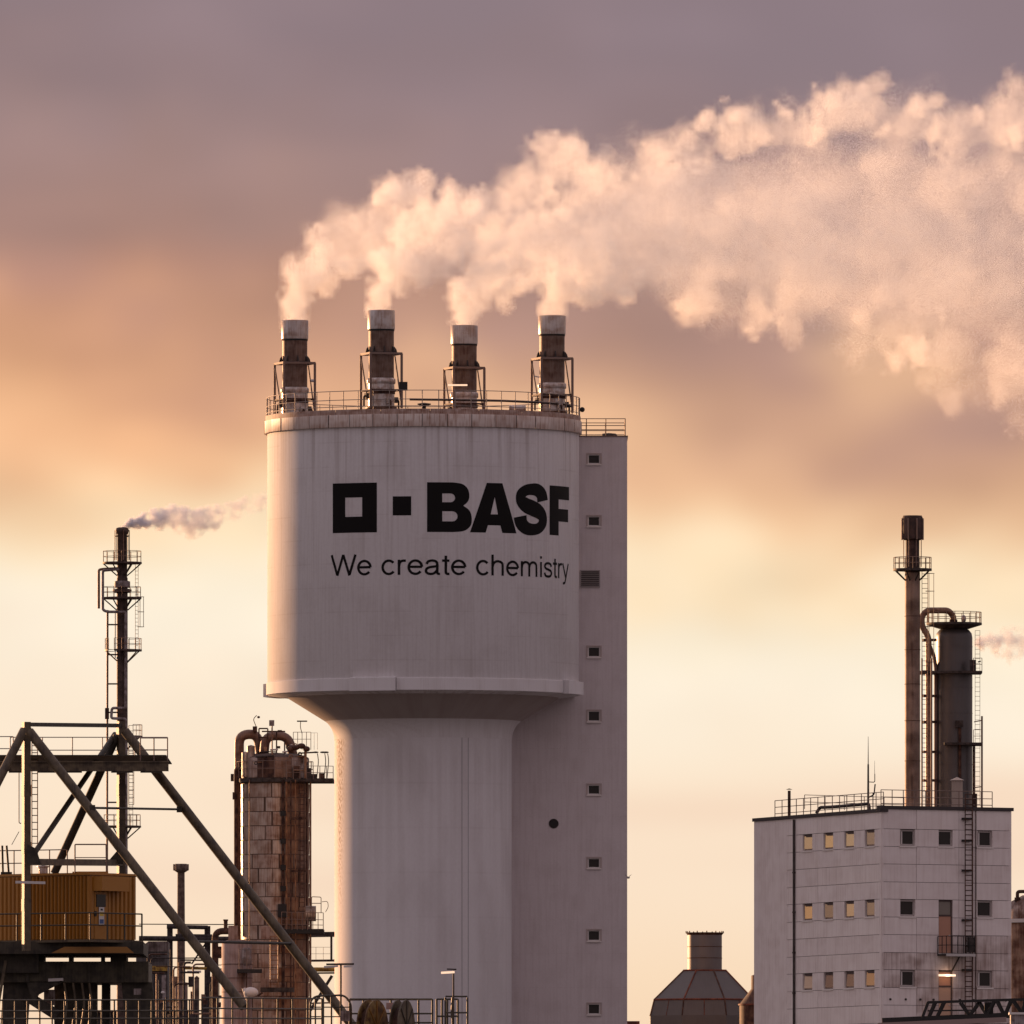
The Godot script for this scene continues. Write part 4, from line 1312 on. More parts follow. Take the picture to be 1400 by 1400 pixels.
# ---------------------------------------------------------------- the white panelled building on the right
func make_building() -> void:
	var dc := 960.0
	var C := P(1205, 0, dc)
	var L := P(1031, 0, dc + 21.0)
	var R := P(1383, 0, dc + 4.8)
	var lev := func(y: float) -> float: return P(0, y, dc).y
	var b := thing("panel_building", "white flat-roofed works building clad in wide panels, with rows of small windows", "building", Vector3(C.x, 0, C.z - 10))
	var flat := func(p: Vector3) -> Vector3: return Vector3(p.x, 0, p.z)
	var rows := [1109.0, 1133.0, 1157.0, 1181.0, 1205.5, 1229.0, 1253.5, 1277.5, 1302.0, 1325.5, 1350.0, 1374.0, 1398.5, 1422.0, 1446.0]
	var top_l: float = lev.call(1109)
	var top_r: float = lev.call(1105)
	# the walls behind the panels
	var nl: Vector3 = (flat.call(C) - flat.call(L)).cross(Vector3.UP).normalized() * -1.0
	if nl.z < 0:
		nl = -nl
	var nr: Vector3 = (flat.call(R) - flat.call(C)).cross(Vector3.UP).normalized() * -1.0
	if nr.z < 0:
		nr = -nr
	var back: Vector3 = flat.call(L) + flat.call(R) - flat.call(C)
	var core := Mb.new()
	var foot := PackedVector2Array()
	for p in [flat.call(C) - nl * 0.30 - nr * 0.30, flat.call(R) - nr * 0.30, back, flat.call(L) - nl * 0.30]:
		foot.append(Vector2(p.x, -p.z))
	core.prism(foot, Vector3.ZERO, Vector3.RIGHT, Vector3.FORWARD, Vector3.UP * (top_l - 0.3))
	obj("inner_wall", core, mats.joint, b)
	var face := func(x: float, from: Vector3, dir: Vector3) -> float:   # metres along a wall where the picture's column x falls
		var q := (x - 700.0) / F
		return (q * (1000.0 - from.z) - from.x) / (dir.x + q * dir.z)
	var ul: Vector3 = flat.call(L) - flat.call(C)
	var wl := ul.length()
	ul = ul.normalized()
	var ur: Vector3 = flat.call(R) - flat.call(C)
	var wr := ur.length()
	ur = ur.normalized()
	var c0: Vector3 = flat.call(C)
	var slab := func(called: String, u: Vector3, nn: Vector3, a: float, z: float, y0: float, y1: float, m: Material, proud := 0.0, thick := 0.3, parent: Node = null) -> Node:
		var g := Mb.new()
		var mid: Vector3 = c0 + u * (a + z) / 2 + Vector3.UP * (y0 + y1) / 2 + nn * (proud - thick / 2)
		var ax: Vector3 = u * (z - a) / 2
		if ax.cross(Vector3.UP).dot(nn) < 0:
			ax = -ax
		g.block(mid, ax, Vector3.UP * (y1 - y0) / 2, nn * thick / 2)
		return obj(called, g, m, parent if parent else b)
	var rng := RandomNumberGenerator.new()
	rng.seed = 7
	for side in 2:
		var u := ul if side == 0 else ur
		var nn := nl if side == 0 else nr
		var w := wl if side == 0 else wr
		var holes := []
		var cuts := []
		if side == 0:
			for p in [[1182.5, 1195.5], [1154.5, 1167.5], [1126.0, 1139.0], [1097.5, 1110.5]]:
				holes.append([face.call(p[1], c0, u), face.call(p[0], c0, u)])
			cuts = [0.05, face.call(1118, c0, u), face.call(1076, c0, u), w]
		else:
			for p in [[1231.0, 1251.0], [1283.5, 1302.5], [1336.5, 1356.5]]:
				holes.append([face.call(p[0], c0, u), face.call(p[1], c0, u)])
			cuts = [0.05, face.call(1253, c0, u), face.call(1311, c0, u), w]
		for r in rows.size() - 1:
			var y1: float = lev.call(rows[r]) - 0.013
			var y0: float = lev.call(rows[r + 1]) + 0.013
			if r == 0:
				y1 = (top_l if side == 0 else top_r) - 0.05
			var windows: bool = r in [1, 5, 9]
			var door: bool = side == 1 and r >= 5
			var stops := []   # pairs of free wall
			var at: float = cuts[0]
			var gaps := []
			if windows:
				gaps = holes.duplicate()
			elif door and r != 8:
				gaps = [holes[1]]
			for h in gaps:
				stops.append([at, h[0]])
				at = h[1]
			stops.append([at, w])
			for s in stops:
				var a: float = s[0]
				for k in range(1, cuts.size() - (1 if side == 0 else 0)):
					var z: float = minf(s[1], cuts[k])
					if z - a > 0.12:
						slab.call("wall_panel", u, nn, a + 0.014, z - 0.014, y0, y1, mats["panel_dirty" if side == 1 and (r in [8, 9] or (r == 7 and a > 3.0) or (r >= 10 and a > 2.0)) else ["panel_a", "panel_b", "panel_c"][rng.randi() % 3]], rng.randf() * 0.006)
						a = z
			if windows:
				for k in holes.size():
					if side == 1 and k == 1 and r != 1:
						continue
					var h: Array = holes[k]
					var wy1 := y1 - (0.0 if side == 0 else 0.02)
					var wy0 := y0 + 0.02
					var win: Node = slab.call("window", u, nn, h[0] + 0.06, h[1] - 0.06, wy0 + 0.05, wy0 + 0.13, mats["frame_brown" if side == 0 else "window_trim"], -0.13, 0.08)
					for e in [[h[0], h[0] + 0.08], [h[1] - 0.08, h[1]]]:
						slab.call("jamb", u, nn, e[0], e[1], wy0, wy1, mats["frame_brown" if side == 0 else "window_trim"], -0.125, 0.08, win)
					slab.call("head", u, nn, h[0] + 0.08, h[1] - 0.08, wy1 - (0.16 if side == 0 else 0.09), wy1, mats["frame_dark" if side == 0 else "window_trim"], -0.10 if side == 0 else -0.13, 0.1, win)
					var glass: Material = mats[[["glass_warm", "glass_amber", "glass_warm", "glass_rose"], ["glass_amber", "glass_rose", "glass_warm", "glass_rose"], ["glass_pale", "glass_rose", "glass_rose", "glass_warm"]][r / 4][3 - k]]
					if side == 1:
						glass = mats.dark_glass
					var pane: Node = slab.call("pane", u, nn, h[0] + 0.08, h[1] - 0.08, wy0 + 0.13, wy1 - 0.1, glass, -0.17, 0.02, win)
					if side == 0:   # the casements stand a little ajar
						var mid: Vector3 = c0 + u * (h[0] + h[1]) / 2 + Vector3.UP * (wy0 + wy1) / 2 - nn * 0.18
						var bas := Basis(Vector3.UP, deg_to_rad(7.0 + rng.randf_range(-1.5, 1.5))) * Basis(u, deg_to_rad(rng.randf_range(-0.6, 0.6) + (0.0 if r < 9 else 2.5)))
						pane.transform = Transform3D(bas, mid - bas * mid + bas * Vector3.ZERO) if false else Transform3D(bas, (mid - origin_of(win)) - bas * (mid - origin_of(win)))
					if side == 1 and k != 1 and r != 5:
						slab.call("sash", u, nn, h[0] + 0.14, h[0] + 0.22, wy0 + 0.13, wy1 - 0.1, mats.frame_white, -0.14, 0.03, win)
					slab.call("sill", u, nn, h[0] - 0.07, h[1] + 0.07, wy0 - 0.07, wy0 + 0.03, mats.sill, 0.06, 0.2, win)
		if side == 0:   # the plain wall left of the downpipe has no joints
			slab.call("plain_wall", u, nn, cuts[2] + 0.014, w, 0.0, top_l - 0.05, mats.panel_b, 0.003)
		else:
			slab.call("corner_strip", u, nn, w - 0.2, w - 0.01, 0.0, top_r - 0.06, mats.panel_b, -0.035, 0.25)
			slab.call("corner_strip", u, nn, 0.04, 0.2, 0.0, top_r - 0.06, mats.panel_b, -0.035, 0.25)
		# the edge of the roof
		var yt := top_l if side == 0 else top_r
		slab.call("roof_edge", u, nn, -0.06, w + 0.1, yt - 0.04, yt + 0.16, mats.roof_edge, 0.09, 0.5)
	# a downpipe on the left face
	var du: float = face.call(1087.5, c0, ul)
	var dp: Vector3 = c0 + ul * du + nl * 0.1
	obj("downpipe", Mb.new().tube(dp, dp + Vector3.UP * (top_l - 0.1), 0.07, -1, 8), mats.steel_dark, b)
	for y in [1185.0, 1240.0, 1296.0, 1352.0]:
		obj("pipe_clip", Mb.new().tube(dp + Vector3.UP * (lev.call(y) - 0.05), dp + Vector3.UP * (lev.call(y) + 0.05), 0.10, -1, 8), mats.steel_dark, b)
	# two doors, one over the other
	var h0: float = face.call(1283.5, c0, ur)
	var h1: float = face.call(1302.5, c0, ur)
	for k in 2:
		var yt: float = lev.call([1229.5, 1326.5][k])
		var yb: float = lev.call([1301.5, 1397.0][k])
		var dr: Node = slab.call("door", ur, nr, h0 + 0.06, h1 - 0.06, yb, yt - 0.95 * (1.0 if k == 0 else 0.9), mats["door_brown" if k == 0 else "door_tan"], -0.12, 0.06)
		slab.call("transom", ur, nr, h0 + 0.06, h1 - 0.06, yt - 0.85, yt - 0.08, mats["transom" if k == 0 else "door_brown"], -0.14, 0.04, dr)
		for e in [[h0, h0 + 0.06], [h1 - 0.06, h1]]:
			slab.call("door_frame", ur, nr, e[0], e[1], yb, yt, mats.frame_dark, -0.09, 0.1, dr)
		slab.call("door_frame", ur, nr, h0 + 0.06, h1 - 0.06, yt - 0.08, yt, mats.frame_dark, -0.09, 0.1, dr)
		slab.call("door_frame", ur, nr, h0 + 0.06, h1 - 0.06, yt - 0.95, yt - 0.86, mats.frame_dark, -0.09, 0.1, dr)
		slab.call("handle", ur, nr, h1 - 0.22, h1 - 0.12, yb + 1.0, yb + 1.05, mats.lamp_body, -0.07, 0.05, dr)
	# little bolt heads along the foot
	for x in [1217.0, 1238.0, 1258.0, 1276.0, 1312.0, 1331.0, 1350.0, 1375.0]:
		var p: Vector3 = c0 + ur * face.call(x, c0, ur) + Vector3.UP * lev.call(1366)
		obj("bolt", Mb.new().tube(p - nr * 0.02, p + nr * 0.06, 0.07, -1, 8), mats.steel_dark, b)
	# balcony
	var bal := Mb.new()
	var ba: float = face.call(1281, c0, ur)
	var bz: float = face.call(1321, c0, ur)
	var by: float = lev.call(1303.5)
	var bp := func(a: float, out: float, y: float) -> Vector3: return c0 + ur * a + nr * out + Vector3.UP * y
	var balcony := thing("balcony", "small dark steel balcony under the upper brown door of the white building", "balcony", bp.call((ba + bz) / 2, 0.5, by - 0.1))
	slab.call("floor_grating", ur, nr, ba, bz, by - 0.1, by, mats.black, 1.0, 0.97, balcony)
	slab.call("edge_strip", ur, nr, ba, bz, by - 0.14, by + 0.02, mats.lamp_body, 1.02, 0.02, balcony)
	railing(balcony, chain([bp.call(ba + 0.03, 0.05, by), bp.call(ba + 0.03, 0.97, by), bp.call(bz - 0.03, 0.97, by), bp.call(bz - 0.03, 0.05, by)], 0.42), 1.05, mats.black, 0.025, [1.0, 0.5], false)
	obj("strut", Mb.new().tube(bp.call((ba + bz) / 2, 0.9, by - 0.1), bp.call((ba + bz) / 2, 0.02, by - 1.0), 0.05, -1, 6), mats.black, balcony)
	obj("weather_screen", Mb.new().block(bp.call(bz - 0.28, 0.92, by + 0.55), ur * 0.26, Vector3.UP * 0.45, nr * 0.012), mats.steel_dark, balcony)
	# lit tube over the lower door
	var t0: Vector3 = bp.call(h0 - 0.05, 0.12, lev.call(1332.5))
	var t1: Vector3 = bp.call(h1 + 0.1, 0.12, lev.call(1332.5))
	var lamp := obj("door_lamp", Mb.new().bar(t0, t1, 0.12, 0.12), mats.lamp_bright)
	tag(lamp, "bright glowing tube lamp over the lower door of the white building", "lamp")
	var glow := OmniLight3D.new()
	glow.name = "door_lamp_glow"
	add_child(glow)
	glow.position = (t0 + t1) / 2 + nr * 0.15
	glow.light_color = Color(1.0, 0.8, 0.62)
	glow.light_energy = 0.09
	glow.light_size = 0.1
	glow.omni_range = 60.0
	glow.omni_attenuation = 2.0
	glow.shadow_enabled = true
	# caged wall ladder and conduits
	var lad := thing("wall_ladder", "long rusty steel ladder fixed up the right face of the white building", "ladder", bp.call(face.call(1321, c0, ur), 0.25, 0.0))
	var lu: float = face.call(1321, c0, ur)
	ladder(lad, bp.call(lu, 0.28, lev.call(1410)), bp.call(lu, 0.28, lev.call(1084)), ur, mats.rust_dark, 0.5, 0.035)
	for y in [1117.5, 1147.5, 1188.5, 1256.5, 1325.0]:
		obj("wall_bracket", Mb.new().bar(bp.call(lu - 0.35, 0.15, lev.call(y)), bp.call(lu + 0.25, 0.15, lev.call(y)), 0.25, 0.12), mats.black, lad)
	for x in [1329.0, 1333.5]:
		var cu: float = face.call(x, c0, ur)
		var cd := obj("wall_conduit", Mb.new().tube(bp.call(cu, 0.06, lev.call(1360 if x < 1330 else 1400)), bp.call(cu, 0.06, top_r + 0.5), 0.03, -1, 6), mats.rust_dark)
		tag(cd, "thin conduit running up beside the ladder, %s of the two" % ("nearer the ladder" if x < 1330 else "farther from the ladder"), "conduit", "conduits on the white building")
	# roof railings
	var rail := thing("building_railing", "dark railing along the roof edge of the white panelled building", "railing", c0 + Vector3.UP * top_l)
	var off := -0.35
	var rp := func(u: Vector3, nn: Vector3, a: float, y: float) -> Vector3: return c0 + u * a + nn * off + Vector3.UP * y
	railing(rail, between(rp.call(ul, nl, face.call(1052, c0, ul), top_l + 0.1), rp.call(ul, nl, 0.6, top_l + 0.1), 1.25), 1.05, mats.rail_rust, 0.026, [1.0, 0.62, 0.25])
	railing(rail, between(rp.call(ur, nr, 0.2, top_r + 0.1), rp.call(ur, nr, face.call(1361, c0, ur), top_r + 0.1), 0.8), 1.0, mats.rail_rust, 0.026, [1.0, 0.58, 0.2])
	var rail2 := thing("building_railing", "lower second railing farther back on the roof of the white building", "railing", c0 + Vector3.UP * top_l + Vector3(-1, 0, -6))
	railing(rail2, between(P(1100, 1106, 985), P(1236, 1110, 985), 1.1), 0.85, mats.rail_rust, 0.022, [1.0, 0.5])
	var duct := Mb.new()
	duct.pipe([P(1116, 1112, 976), P(1121, 1104, 976), P(1135, 1103.5, 974), P(1188, 1099, 968), P(1189, 1110, 968)], 0.1, 8, 0.2)
	tag(obj("roof_pipe", duct, mats.steel_dark), "thin dark pipe lying along the roof of the white building behind its railing", "pipe")
	var ant := thing("antenna_mast", "tall thin antenna mast with side whips on the white building roof", "antenna", P(1187, 1110, 967))
	obj("mast", Mb.new().tube(P(1187, 1110, 967), P(1187, 1045, 967), 0.07, 0.05, 8), mats.steel_dark, ant)
	obj("whip", Mb.new().tube(P(1187, 1045, 967), P(1187, 1007, 967), 0.03, 0.012, 6), mats.steel_dark, ant)
	obj("side_arm", Mb.new().pipe([P(1187, 1069, 967), P(1196, 1069.5, 967), P(1196, 1058, 967)], 0.025, 6, 0.1), mats.steel_dark, ant)
	obj("side_whip", Mb.new().tube(P(1195.8, 1060, 967), P(1195.8, 1040, 967), 0.015, 0.008, 5), mats.steel_dark, ant)
	obj("aerial", Mb.new().pipe([P(1188, 1090, 967), P(1192, 1088, 967), P(1195, 1086, 967), P(1196.5, 1072, 967)], 0.04, 6, 0.1), mats.steel_dark, ant)
	obj("aerial", Mb.new().tube(P(1193.5, 1108, 967), P(1193.5, 1084, 967), 0.03, -1, 6), mats.steel_dark, ant)
	var vp := thing("vent_pipe", "slim brown vent pipe with a flat cap on the left roof of the white building", "vent pipe", P(1079, 1117, 975))
	obj("pipe", Mb.new().tube(P(1079, 1117, 975), P(1079, 1081, 975), 0.09, -1, 10), mats.rust_dark, vp)
	obj("cap", Mb.new().tube(P(1079, 1079.5, 975), P(1079, 1078, 975), 0.2, 0.02, 12), mats.rust_dark, vp)
	var rv := thing("roof_vent", "pale round roof vent with a conical hat in front of the right columns", "roof vent", P(1308.5, 1110, 972))
	obj("body", cyl(1308.5, 7.5, 1066, 1110, 972, 24), mats.vent_tan, rv)
	var hat := P(1308.5, 1066, 972)
	obj("hat", Mb.new().lathe(hat, [Vector2(0.35, -0.06), Vector2(0.45, -0.04), Vector2(0.01, 0.16)], 24), mats.vent_tan, rv)
	tag(obj("roof_cabinet", bx(1330, 1336, 1085, 1106, 968, 0.4), mats.rust_dark), "narrow dark cabinet at the right end of the white building roof", "cabinet")

# ---------------------------------------------------------------- stack and scrubber behind the building
func make_right_stack() -> void:
	var d := 1022.0
	var o := P(1247.5, 1300, d)
	var y := func(p: float) -> float: return P(0, p, d).y - o.y
	var r := func(p: float) -> float: return m_of(p, d)
	var s := thing("steel_stack", "tall slim rust-brown steel stack with a boxy octagonal head at right", "chimney", o)
	obj("shell", Mb.new().lathe(o, [Vector2(r.call(10.6), -25.0), Vector2(r.call(10.4), y.call(783))], 32), mats.stack_shell, s)
	obj("upper_shell", Mb.new().lathe(o, [Vector2(r.call(10.4), y.call(783)), Vector2(r.call(9.4), y.call(779)), Vector2(r.call(9.4), y.call(737))], 32), mats.stack_soot, s)
	obj("head", Mb.new().lathe(o, [Vector2(r.call(9.4), y.call(739)), Vector2(r.call(15.5), y.call(737)), Vector2(r.call(15.5), y.call(709)), Vector2(r.call(13.5), y.call(705)), Vector2(r.call(11), y.call(705)), Vector2(r.call(11), y.call(735))], 8, 0.39, TAU + 0.39), mats.stack_soot, s)
	for k in 8:
		var a := 0.39 + TAU * k / 8
		var p := o + Vector3(sin(a), 0, cos(a)) * (r.call(15.5) as float)
		obj("head_rib", Mb.new().tube(p + Vector3.UP * y.call(738), p + Vector3.UP * y.call(709), 0.05, -1, 6), mats.rail_rust, s)
		var q := o + Vector3(sin(a), 0, cos(a)) * (r.call(13.0) as float)
		obj("stay", Mb.new().tube(q + Vector3.UP * y.call(775), q + Vector3.UP * y.call(738), 0.025, -1, 5), mats.rail_rust, s)
	ring_platform(s, o + Vector3.UP * y.call(777.5), r.call(9.4), r.call(26.5), 0, TAU, 16, mats.steel_dark, mats.rail_rust, 8, r.call(15.5))
	for p in [842.0, 888.0, 935.0, 985.0, 1040.0]:
		obj("weld_band", Mb.new().lathe(o, [Vector2(r.call(10.4), y.call(p + 0.8)), Vector2(r.call(11.0), y.call(p + 0.8)), Vector2(r.call(11.0), y.call(p)), Vector2(r.call(10.4), y.call(p))], 32), mats.rust_dark, s)
	ladder(s, P(1264.5, 1095, d), P(1264.5, 778, d), Vector3.RIGHT, mats.rail_rust, 0.36, 0.02)
	cage(s, P(1265.5, 905, d), P(1265.5, 784, d), Vector3.RIGHT, Vector3(0, 0, 1), mats.rail_rust, 0.55, 0.014, 1.2)

func make_scrubber() -> void:
	var d := 1030.0
	var o := P(1304.5, 1300, d)
	var y := func(p: float) -> float: return P(0, p, d).y - o.y
	var r := func(p: float) -> float: return m_of(p, d)
	var s := thing("scrubber_column", "thick dark grey steel column with a looped pipe on top at right", "column", o)
	obj("shell", Mb.new().lathe(o, [Vector2(r.call(25), -25.0), Vector2(r.call(25), y.call(872)), Vector2(r.call(24), y.call(866)), Vector2(r.call(20), y.call(861)), Vector2(r.call(12), y.call(858))], 40, 0, TAU, 0.6), mats.scrubber, s)
	obj("top_platform", Mb.new().lathe(o, [Vector2(r.call(20), y.call(860)), Vector2(r.call(38), y.call(854.5)), Vector2(r.call(38), y.call(851.5)), Vector2(0.01, y.call(851.5))], 32), mats.steel_dark, s)
	railing(s, ring(o + Vector3.UP * y.call(851.5), r.call(37), 20), r.call(14.5), mats.rail_rust, 0.022, [1.0, 0.5], true)
	var fz := 0.3
	obj("loop_pipe", Mb.new().pipe([P(1303.5, 851, d - fz), P(1303.5, 843, d - fz), P(1297, 834.5, d - 0.5), P(1267, 834.5, d - 1.0), P(1260, 843, d - 1.0), P(1260.5, 857, d - 1.0), P(1269.5, 870, d - 1.0), P(1269.5, 1300, d - 1.0)], r.call(4.2), 14, 0.35), mats.pipe_rust, s)
	obj("nozzle", cyl(1303.5, 5.5, 847, 852, d - fz, 16), mats.rust_dark, s)
	obj("nozzle", Mb.new().ball(P(1317.5, 846, d - 1.0), Vector3(0.16, 0.25, 0.16)), mats.silver, s)
	for p in [875.0, 951.5, 987.0, 1028.0, 1067.0]:
		obj("pipe_clamp", beam(1262, p, d - 1.0, 1280, p, d - 0.6, 4, 3.5), mats.rust_dark, s)
	obj("side_pipe", Mb.new().pipe([P(1270, 880, d - 0.8), P(1277, 897, d - 0.6), P(1279.5, 912, d - 0.4), P(1279.5, 1300, d - 0.4)], r.call(2.6), 8, 0.3), mats.rail_rust, s)
	for p in [[917.0, 1257.0, 1343.0], [1015.0, 1291.0, 1343.0]]:
		obj("platform", bx(p[1], p[2], p[0], p[0] + 3.2, d - 1.75, 3.0), mats.steel_dark, s)
		railing(s, between(P(1331, p[0], d - 1.7), P(1342.5, p[0], d - 1.7), 0.5), 0.8, mats.rail_rust, 0.02, [1.0, 0.5])
	obj("cabinet", bx(1326, 1334.5, 902, 917, d - 1.6, 0.5), mats.steel_dark, s)
	obj("light_arm", rod(1337, 905, d - 1.6, 1341, 904, d - 1.6, 2.0), mats.steel_dark, s)
	obj("manhole", bx(1306, 1317, 985, 994, d - 1.45, 0.3), mats.steel_dark, s)
	obj("drain_pipe", rod(1312.5, 995, d - 1.3, 1312.5, 1300, d - 1.3, 4.0), mats.rust_dark, s)
	obj("mast", rod(1342.5, 979, d - 1.0, 1342.5, 1300, d - 1.0, 2.6), mats.rail_rust, s)
	obj("stay", rod(1331.5, 987, d - 1.0, 1342, 985, d - 1.0, 1.6), mats.rail_rust, s)
	obj("stay", rod(1331.5, 1077, d - 1.0, 1342, 1075.5, d - 1.0, 1.6), mats.rail_rust, s)
	obj("riser", rod(1331.3, 1018, d - 0.8, 1331.3, 1300, d - 0.8, 3.2), mats.rust_dark, s)
	ladder(s, P(1336.5, 1100, d - 0.9), P(1336.5, 862, d - 0.9), Vector3.RIGHT, mats.rail_rust, 0.3, 0.015)
	for p in [884.0, 940.0, 975.0, 1045.0]:
		obj("weld_band", Mb.new().lathe(o, [Vector2(r.call(25), y.call(p + 0.7)), Vector2(r.call(25.4), y.call(p + 0.7)), Vector2(r.call(25.4), y.call(p)), Vector2(r.call(25), y.call(p))], 40), mats.scrubber, s)
	# slim pipes between the stack and the column
	for q in [[1273.5, 1.6], [1260.5, 1.4]]:
		tag(obj("riser_pipe", rod(q[0], 900, 1026, q[0], 1300, 1026, q[1] * 1.6), mats.rail_rust), "thin rusty riser pipe between the two right columns, %s one" % ("right hand" if q[0] > 1270 else "left hand"), "pipe", "risers between the right columns")

# ---------------------------------------------------------------- hopper, silo and tank
func make_hopper() -> void:
	var d := 1055.0
	var o := P(962, 1420, d)
	var y := func(p: float) -> float: return P(0, p, d).y - o.y
	var r := func(p: float) -> float: return m_of(p, d)
	var s := thing("dust_hopper", "dark octagonal hopper with a sloped roof and short round chimney", "hopper", o)
	var c := o + Vector3(r.call(1.5), 0, 0)
	obj("collar", Mb.new().lathe(c, [Vector2(r.call(23.5), y.call(1326)), Vector2(r.call(23.5), y.call(1277))], 36), mats.hopper_grey, s)
	obj("rim", Mb.new().lathe(c, [Vector2(r.call(23.5), y.call(1278.5)), Vector2(r.call(26.5), y.call(1275)), Vector2(r.call(24), y.call(1275)), Vector2(r.call(22), y.call(1279))], 36), mats.rust_dark, s)
	for k in 12:
		var a := TAU * k / 12 + 0.1
		var p := c + Vector3(sin(a), 0, cos(a)) * (r.call(25.6) as float)
		obj("rim_bolt", Mb.new().tube(p + Vector3.UP * y.call(1276), p + Vector3.UP * y.call(1273), 0.04, -1, 5), mats.rust_dark, s)
	for p in [1294.0, 1309.5]:
		obj("band", Mb.new().lathe(c, [Vector2(r.call(23.5), y.call(p + 0.9)), Vector2(r.call(24), y.call(p + 0.9)), Vector2(r.call(24), y.call(p)), Vector2(r.call(23.5), y.call(p))], 36), mats.rust_dark, s)
	var tur := PI / 8
	var top := []
	var bot := []
	var low := []
	for k in 8:
		var a := tur + TAU * k / 8
		var q := Vector3(sin(a), 0, cos(a))
		top.append(c + q * (r.call(31) as float) + Vector3.UP * y.call(1327))
		bot.append(o + q * (r.call(73) as float) + Vector3.UP * y.call(1367))
		low.append(o + q * (r.call(79) as float) + Vector3.UP * y.call(1389))
	for k in 8:
		var n := (k + 1) % 8
		var g := Mb.new()
		g.quad(bot[k], bot[n], top[n], top[k])
		obj("roof_face", g, mats.hopper_dark if k not in [1, 2] else mats.rust_red, s)
		var g2 := Mb.new()
		g2.quad(low[k], low[n], bot[n], bot[k])
		g2.quad(low[k] - Vector3.UP * 12, low[n] - Vector3.UP * 12, low[n], low[k])
		obj("side_face", g2, mats.hopper_dark, s)
		obj("hip_trim", Mb.new().tube(bot[k], top[k], 0.06, -1, 6), mats["rust_red" if k % 2 else "rust_dark"], s)
		obj("eave_trim", Mb.new().tube(bot[k], bot[n], 0.07, -1, 6), mats.rust_red, s)
		obj("top_trim", Mb.new().tube(top[k], top[n], 0.07, -1, 6), mats.rust_red, s)
		obj("corner_trim", Mb.new().tube(bot[k], low[k], 0.05, -1, 6), mats.rust_dark, s)
		var mid: Vector3 = (bot[k] + bot[n]) / 2
		obj("seam_trim", Mb.new().tube(mid, (low[k] + low[n]) / 2, 0.03, -1, 5), mats.rust_red, s)
	var base := Mb.new()
	base.lathe(o, [Vector2(r.call(76), -30), Vector2(r.call(76), y.call(1392))], 8, tur, TAU + tur)
	obj("bin", base, mats.hopper_dark, s)
	# a slimmer silo half hidden by the white building
	var d2 := 1045.0
	var o2 := P(1042, 1420, d2)
	var s2 := thing("storage_silo", "slim dark silo with a conical top, half hidden by the white building", "silo", o2)
	var r2 := m_of(31, d2)
	var y2 := func(p: float) -> float: return P(0, p, d2).y - o2.y
	obj("shell", Mb.new().lathe(o2, [Vector2(r2, -30), Vector2(r2, y2.call(1373))], 36), mats.rust_dark, s2)
	obj("cone", Mb.new().lathe(o2, [Vector2(r2, y2.call(1373)), Vector2(m_of(15, d2), y2.call(1352)), Vector2(m_of(15, d2), y2.call(1334)), Vector2(0.01, y2.call(1328))], 36), mats.rust_dark, s2)
	obj("rim", Mb.new().lathe(o2, [Vector2(r2, y2.call(1374.5)), Vector2(r2 + 0.08, y2.call(1374.5)), Vector2(r2 + 0.08, y2.call(1372.5)), Vector2(r2, y2.call(1372.5))], 36), mats.rust_red, s2)
	var s3 := thing("low_roof", "flat rust-red roof edge just rising beside the stair tower foot", "roof", P(850, 1420, 1080))
	obj("roof_slab", bx(820, 874.5, 1396, 1400, 1080, 6.0), mats.rust_red, s3)
	obj("wall", bx(822, 873.5, 1400, 2060, 1080.5, 5.0), mats.rust_dark, s3)
	# tank at the right edge
	var d4 := 1015.0
	var o4 := P(1424, 1500, d4)
	var t := thing("round_tank", "rust-streaked round tank with a domed lid at the right edge behind the white building", "tank", o4)
	var r4 := m_of(52, d4)
	var y4 := func(p: float) -> float: return P(0, p, d4).y - o4.y
	obj("shell", Mb.new().lathe(o4, [Vector2(r4, -20), Vector2(r4, y4.call(1262))], 40), mats.tank_rust, t)
	obj("rim", Mb.new().lathe(o4, [Vector2(r4, y4.call(1262)), Vector2(r4 + 0.12, y4.call(1262)), Vector2(r4 + 0.12, y4.call(1257)), Vector2(r4, y4.call(1257))], 40), mats.frame_white, t)
	obj("dome", Mb.new().lathe(o4, [Vector2(r4, y4.call(1257)), Vector2(r4 * 0.96, y4.call(1244)), Vector2(r4 * 0.82, y4.call(1233)), Vector2(r4 * 0.5, y4.call(1224)), Vector2(0.01, y4.call(1221))], 40, 0, TAU, 0.4), mats.tank_top, t)
	obj("lid_pipe", Mb.new().pipe([P(1391, 1240, d4 - 1), P(1391, 1219, d4 - 1), P(1440, 1218, d4 - 1)], m_of(2.4, d4), 10, 0.15), mats.rust_dark, t)
	obj("flange", cyl(1391, 4, 1227, 1232, d4 - 1, 16), mats.rust_dark, t)

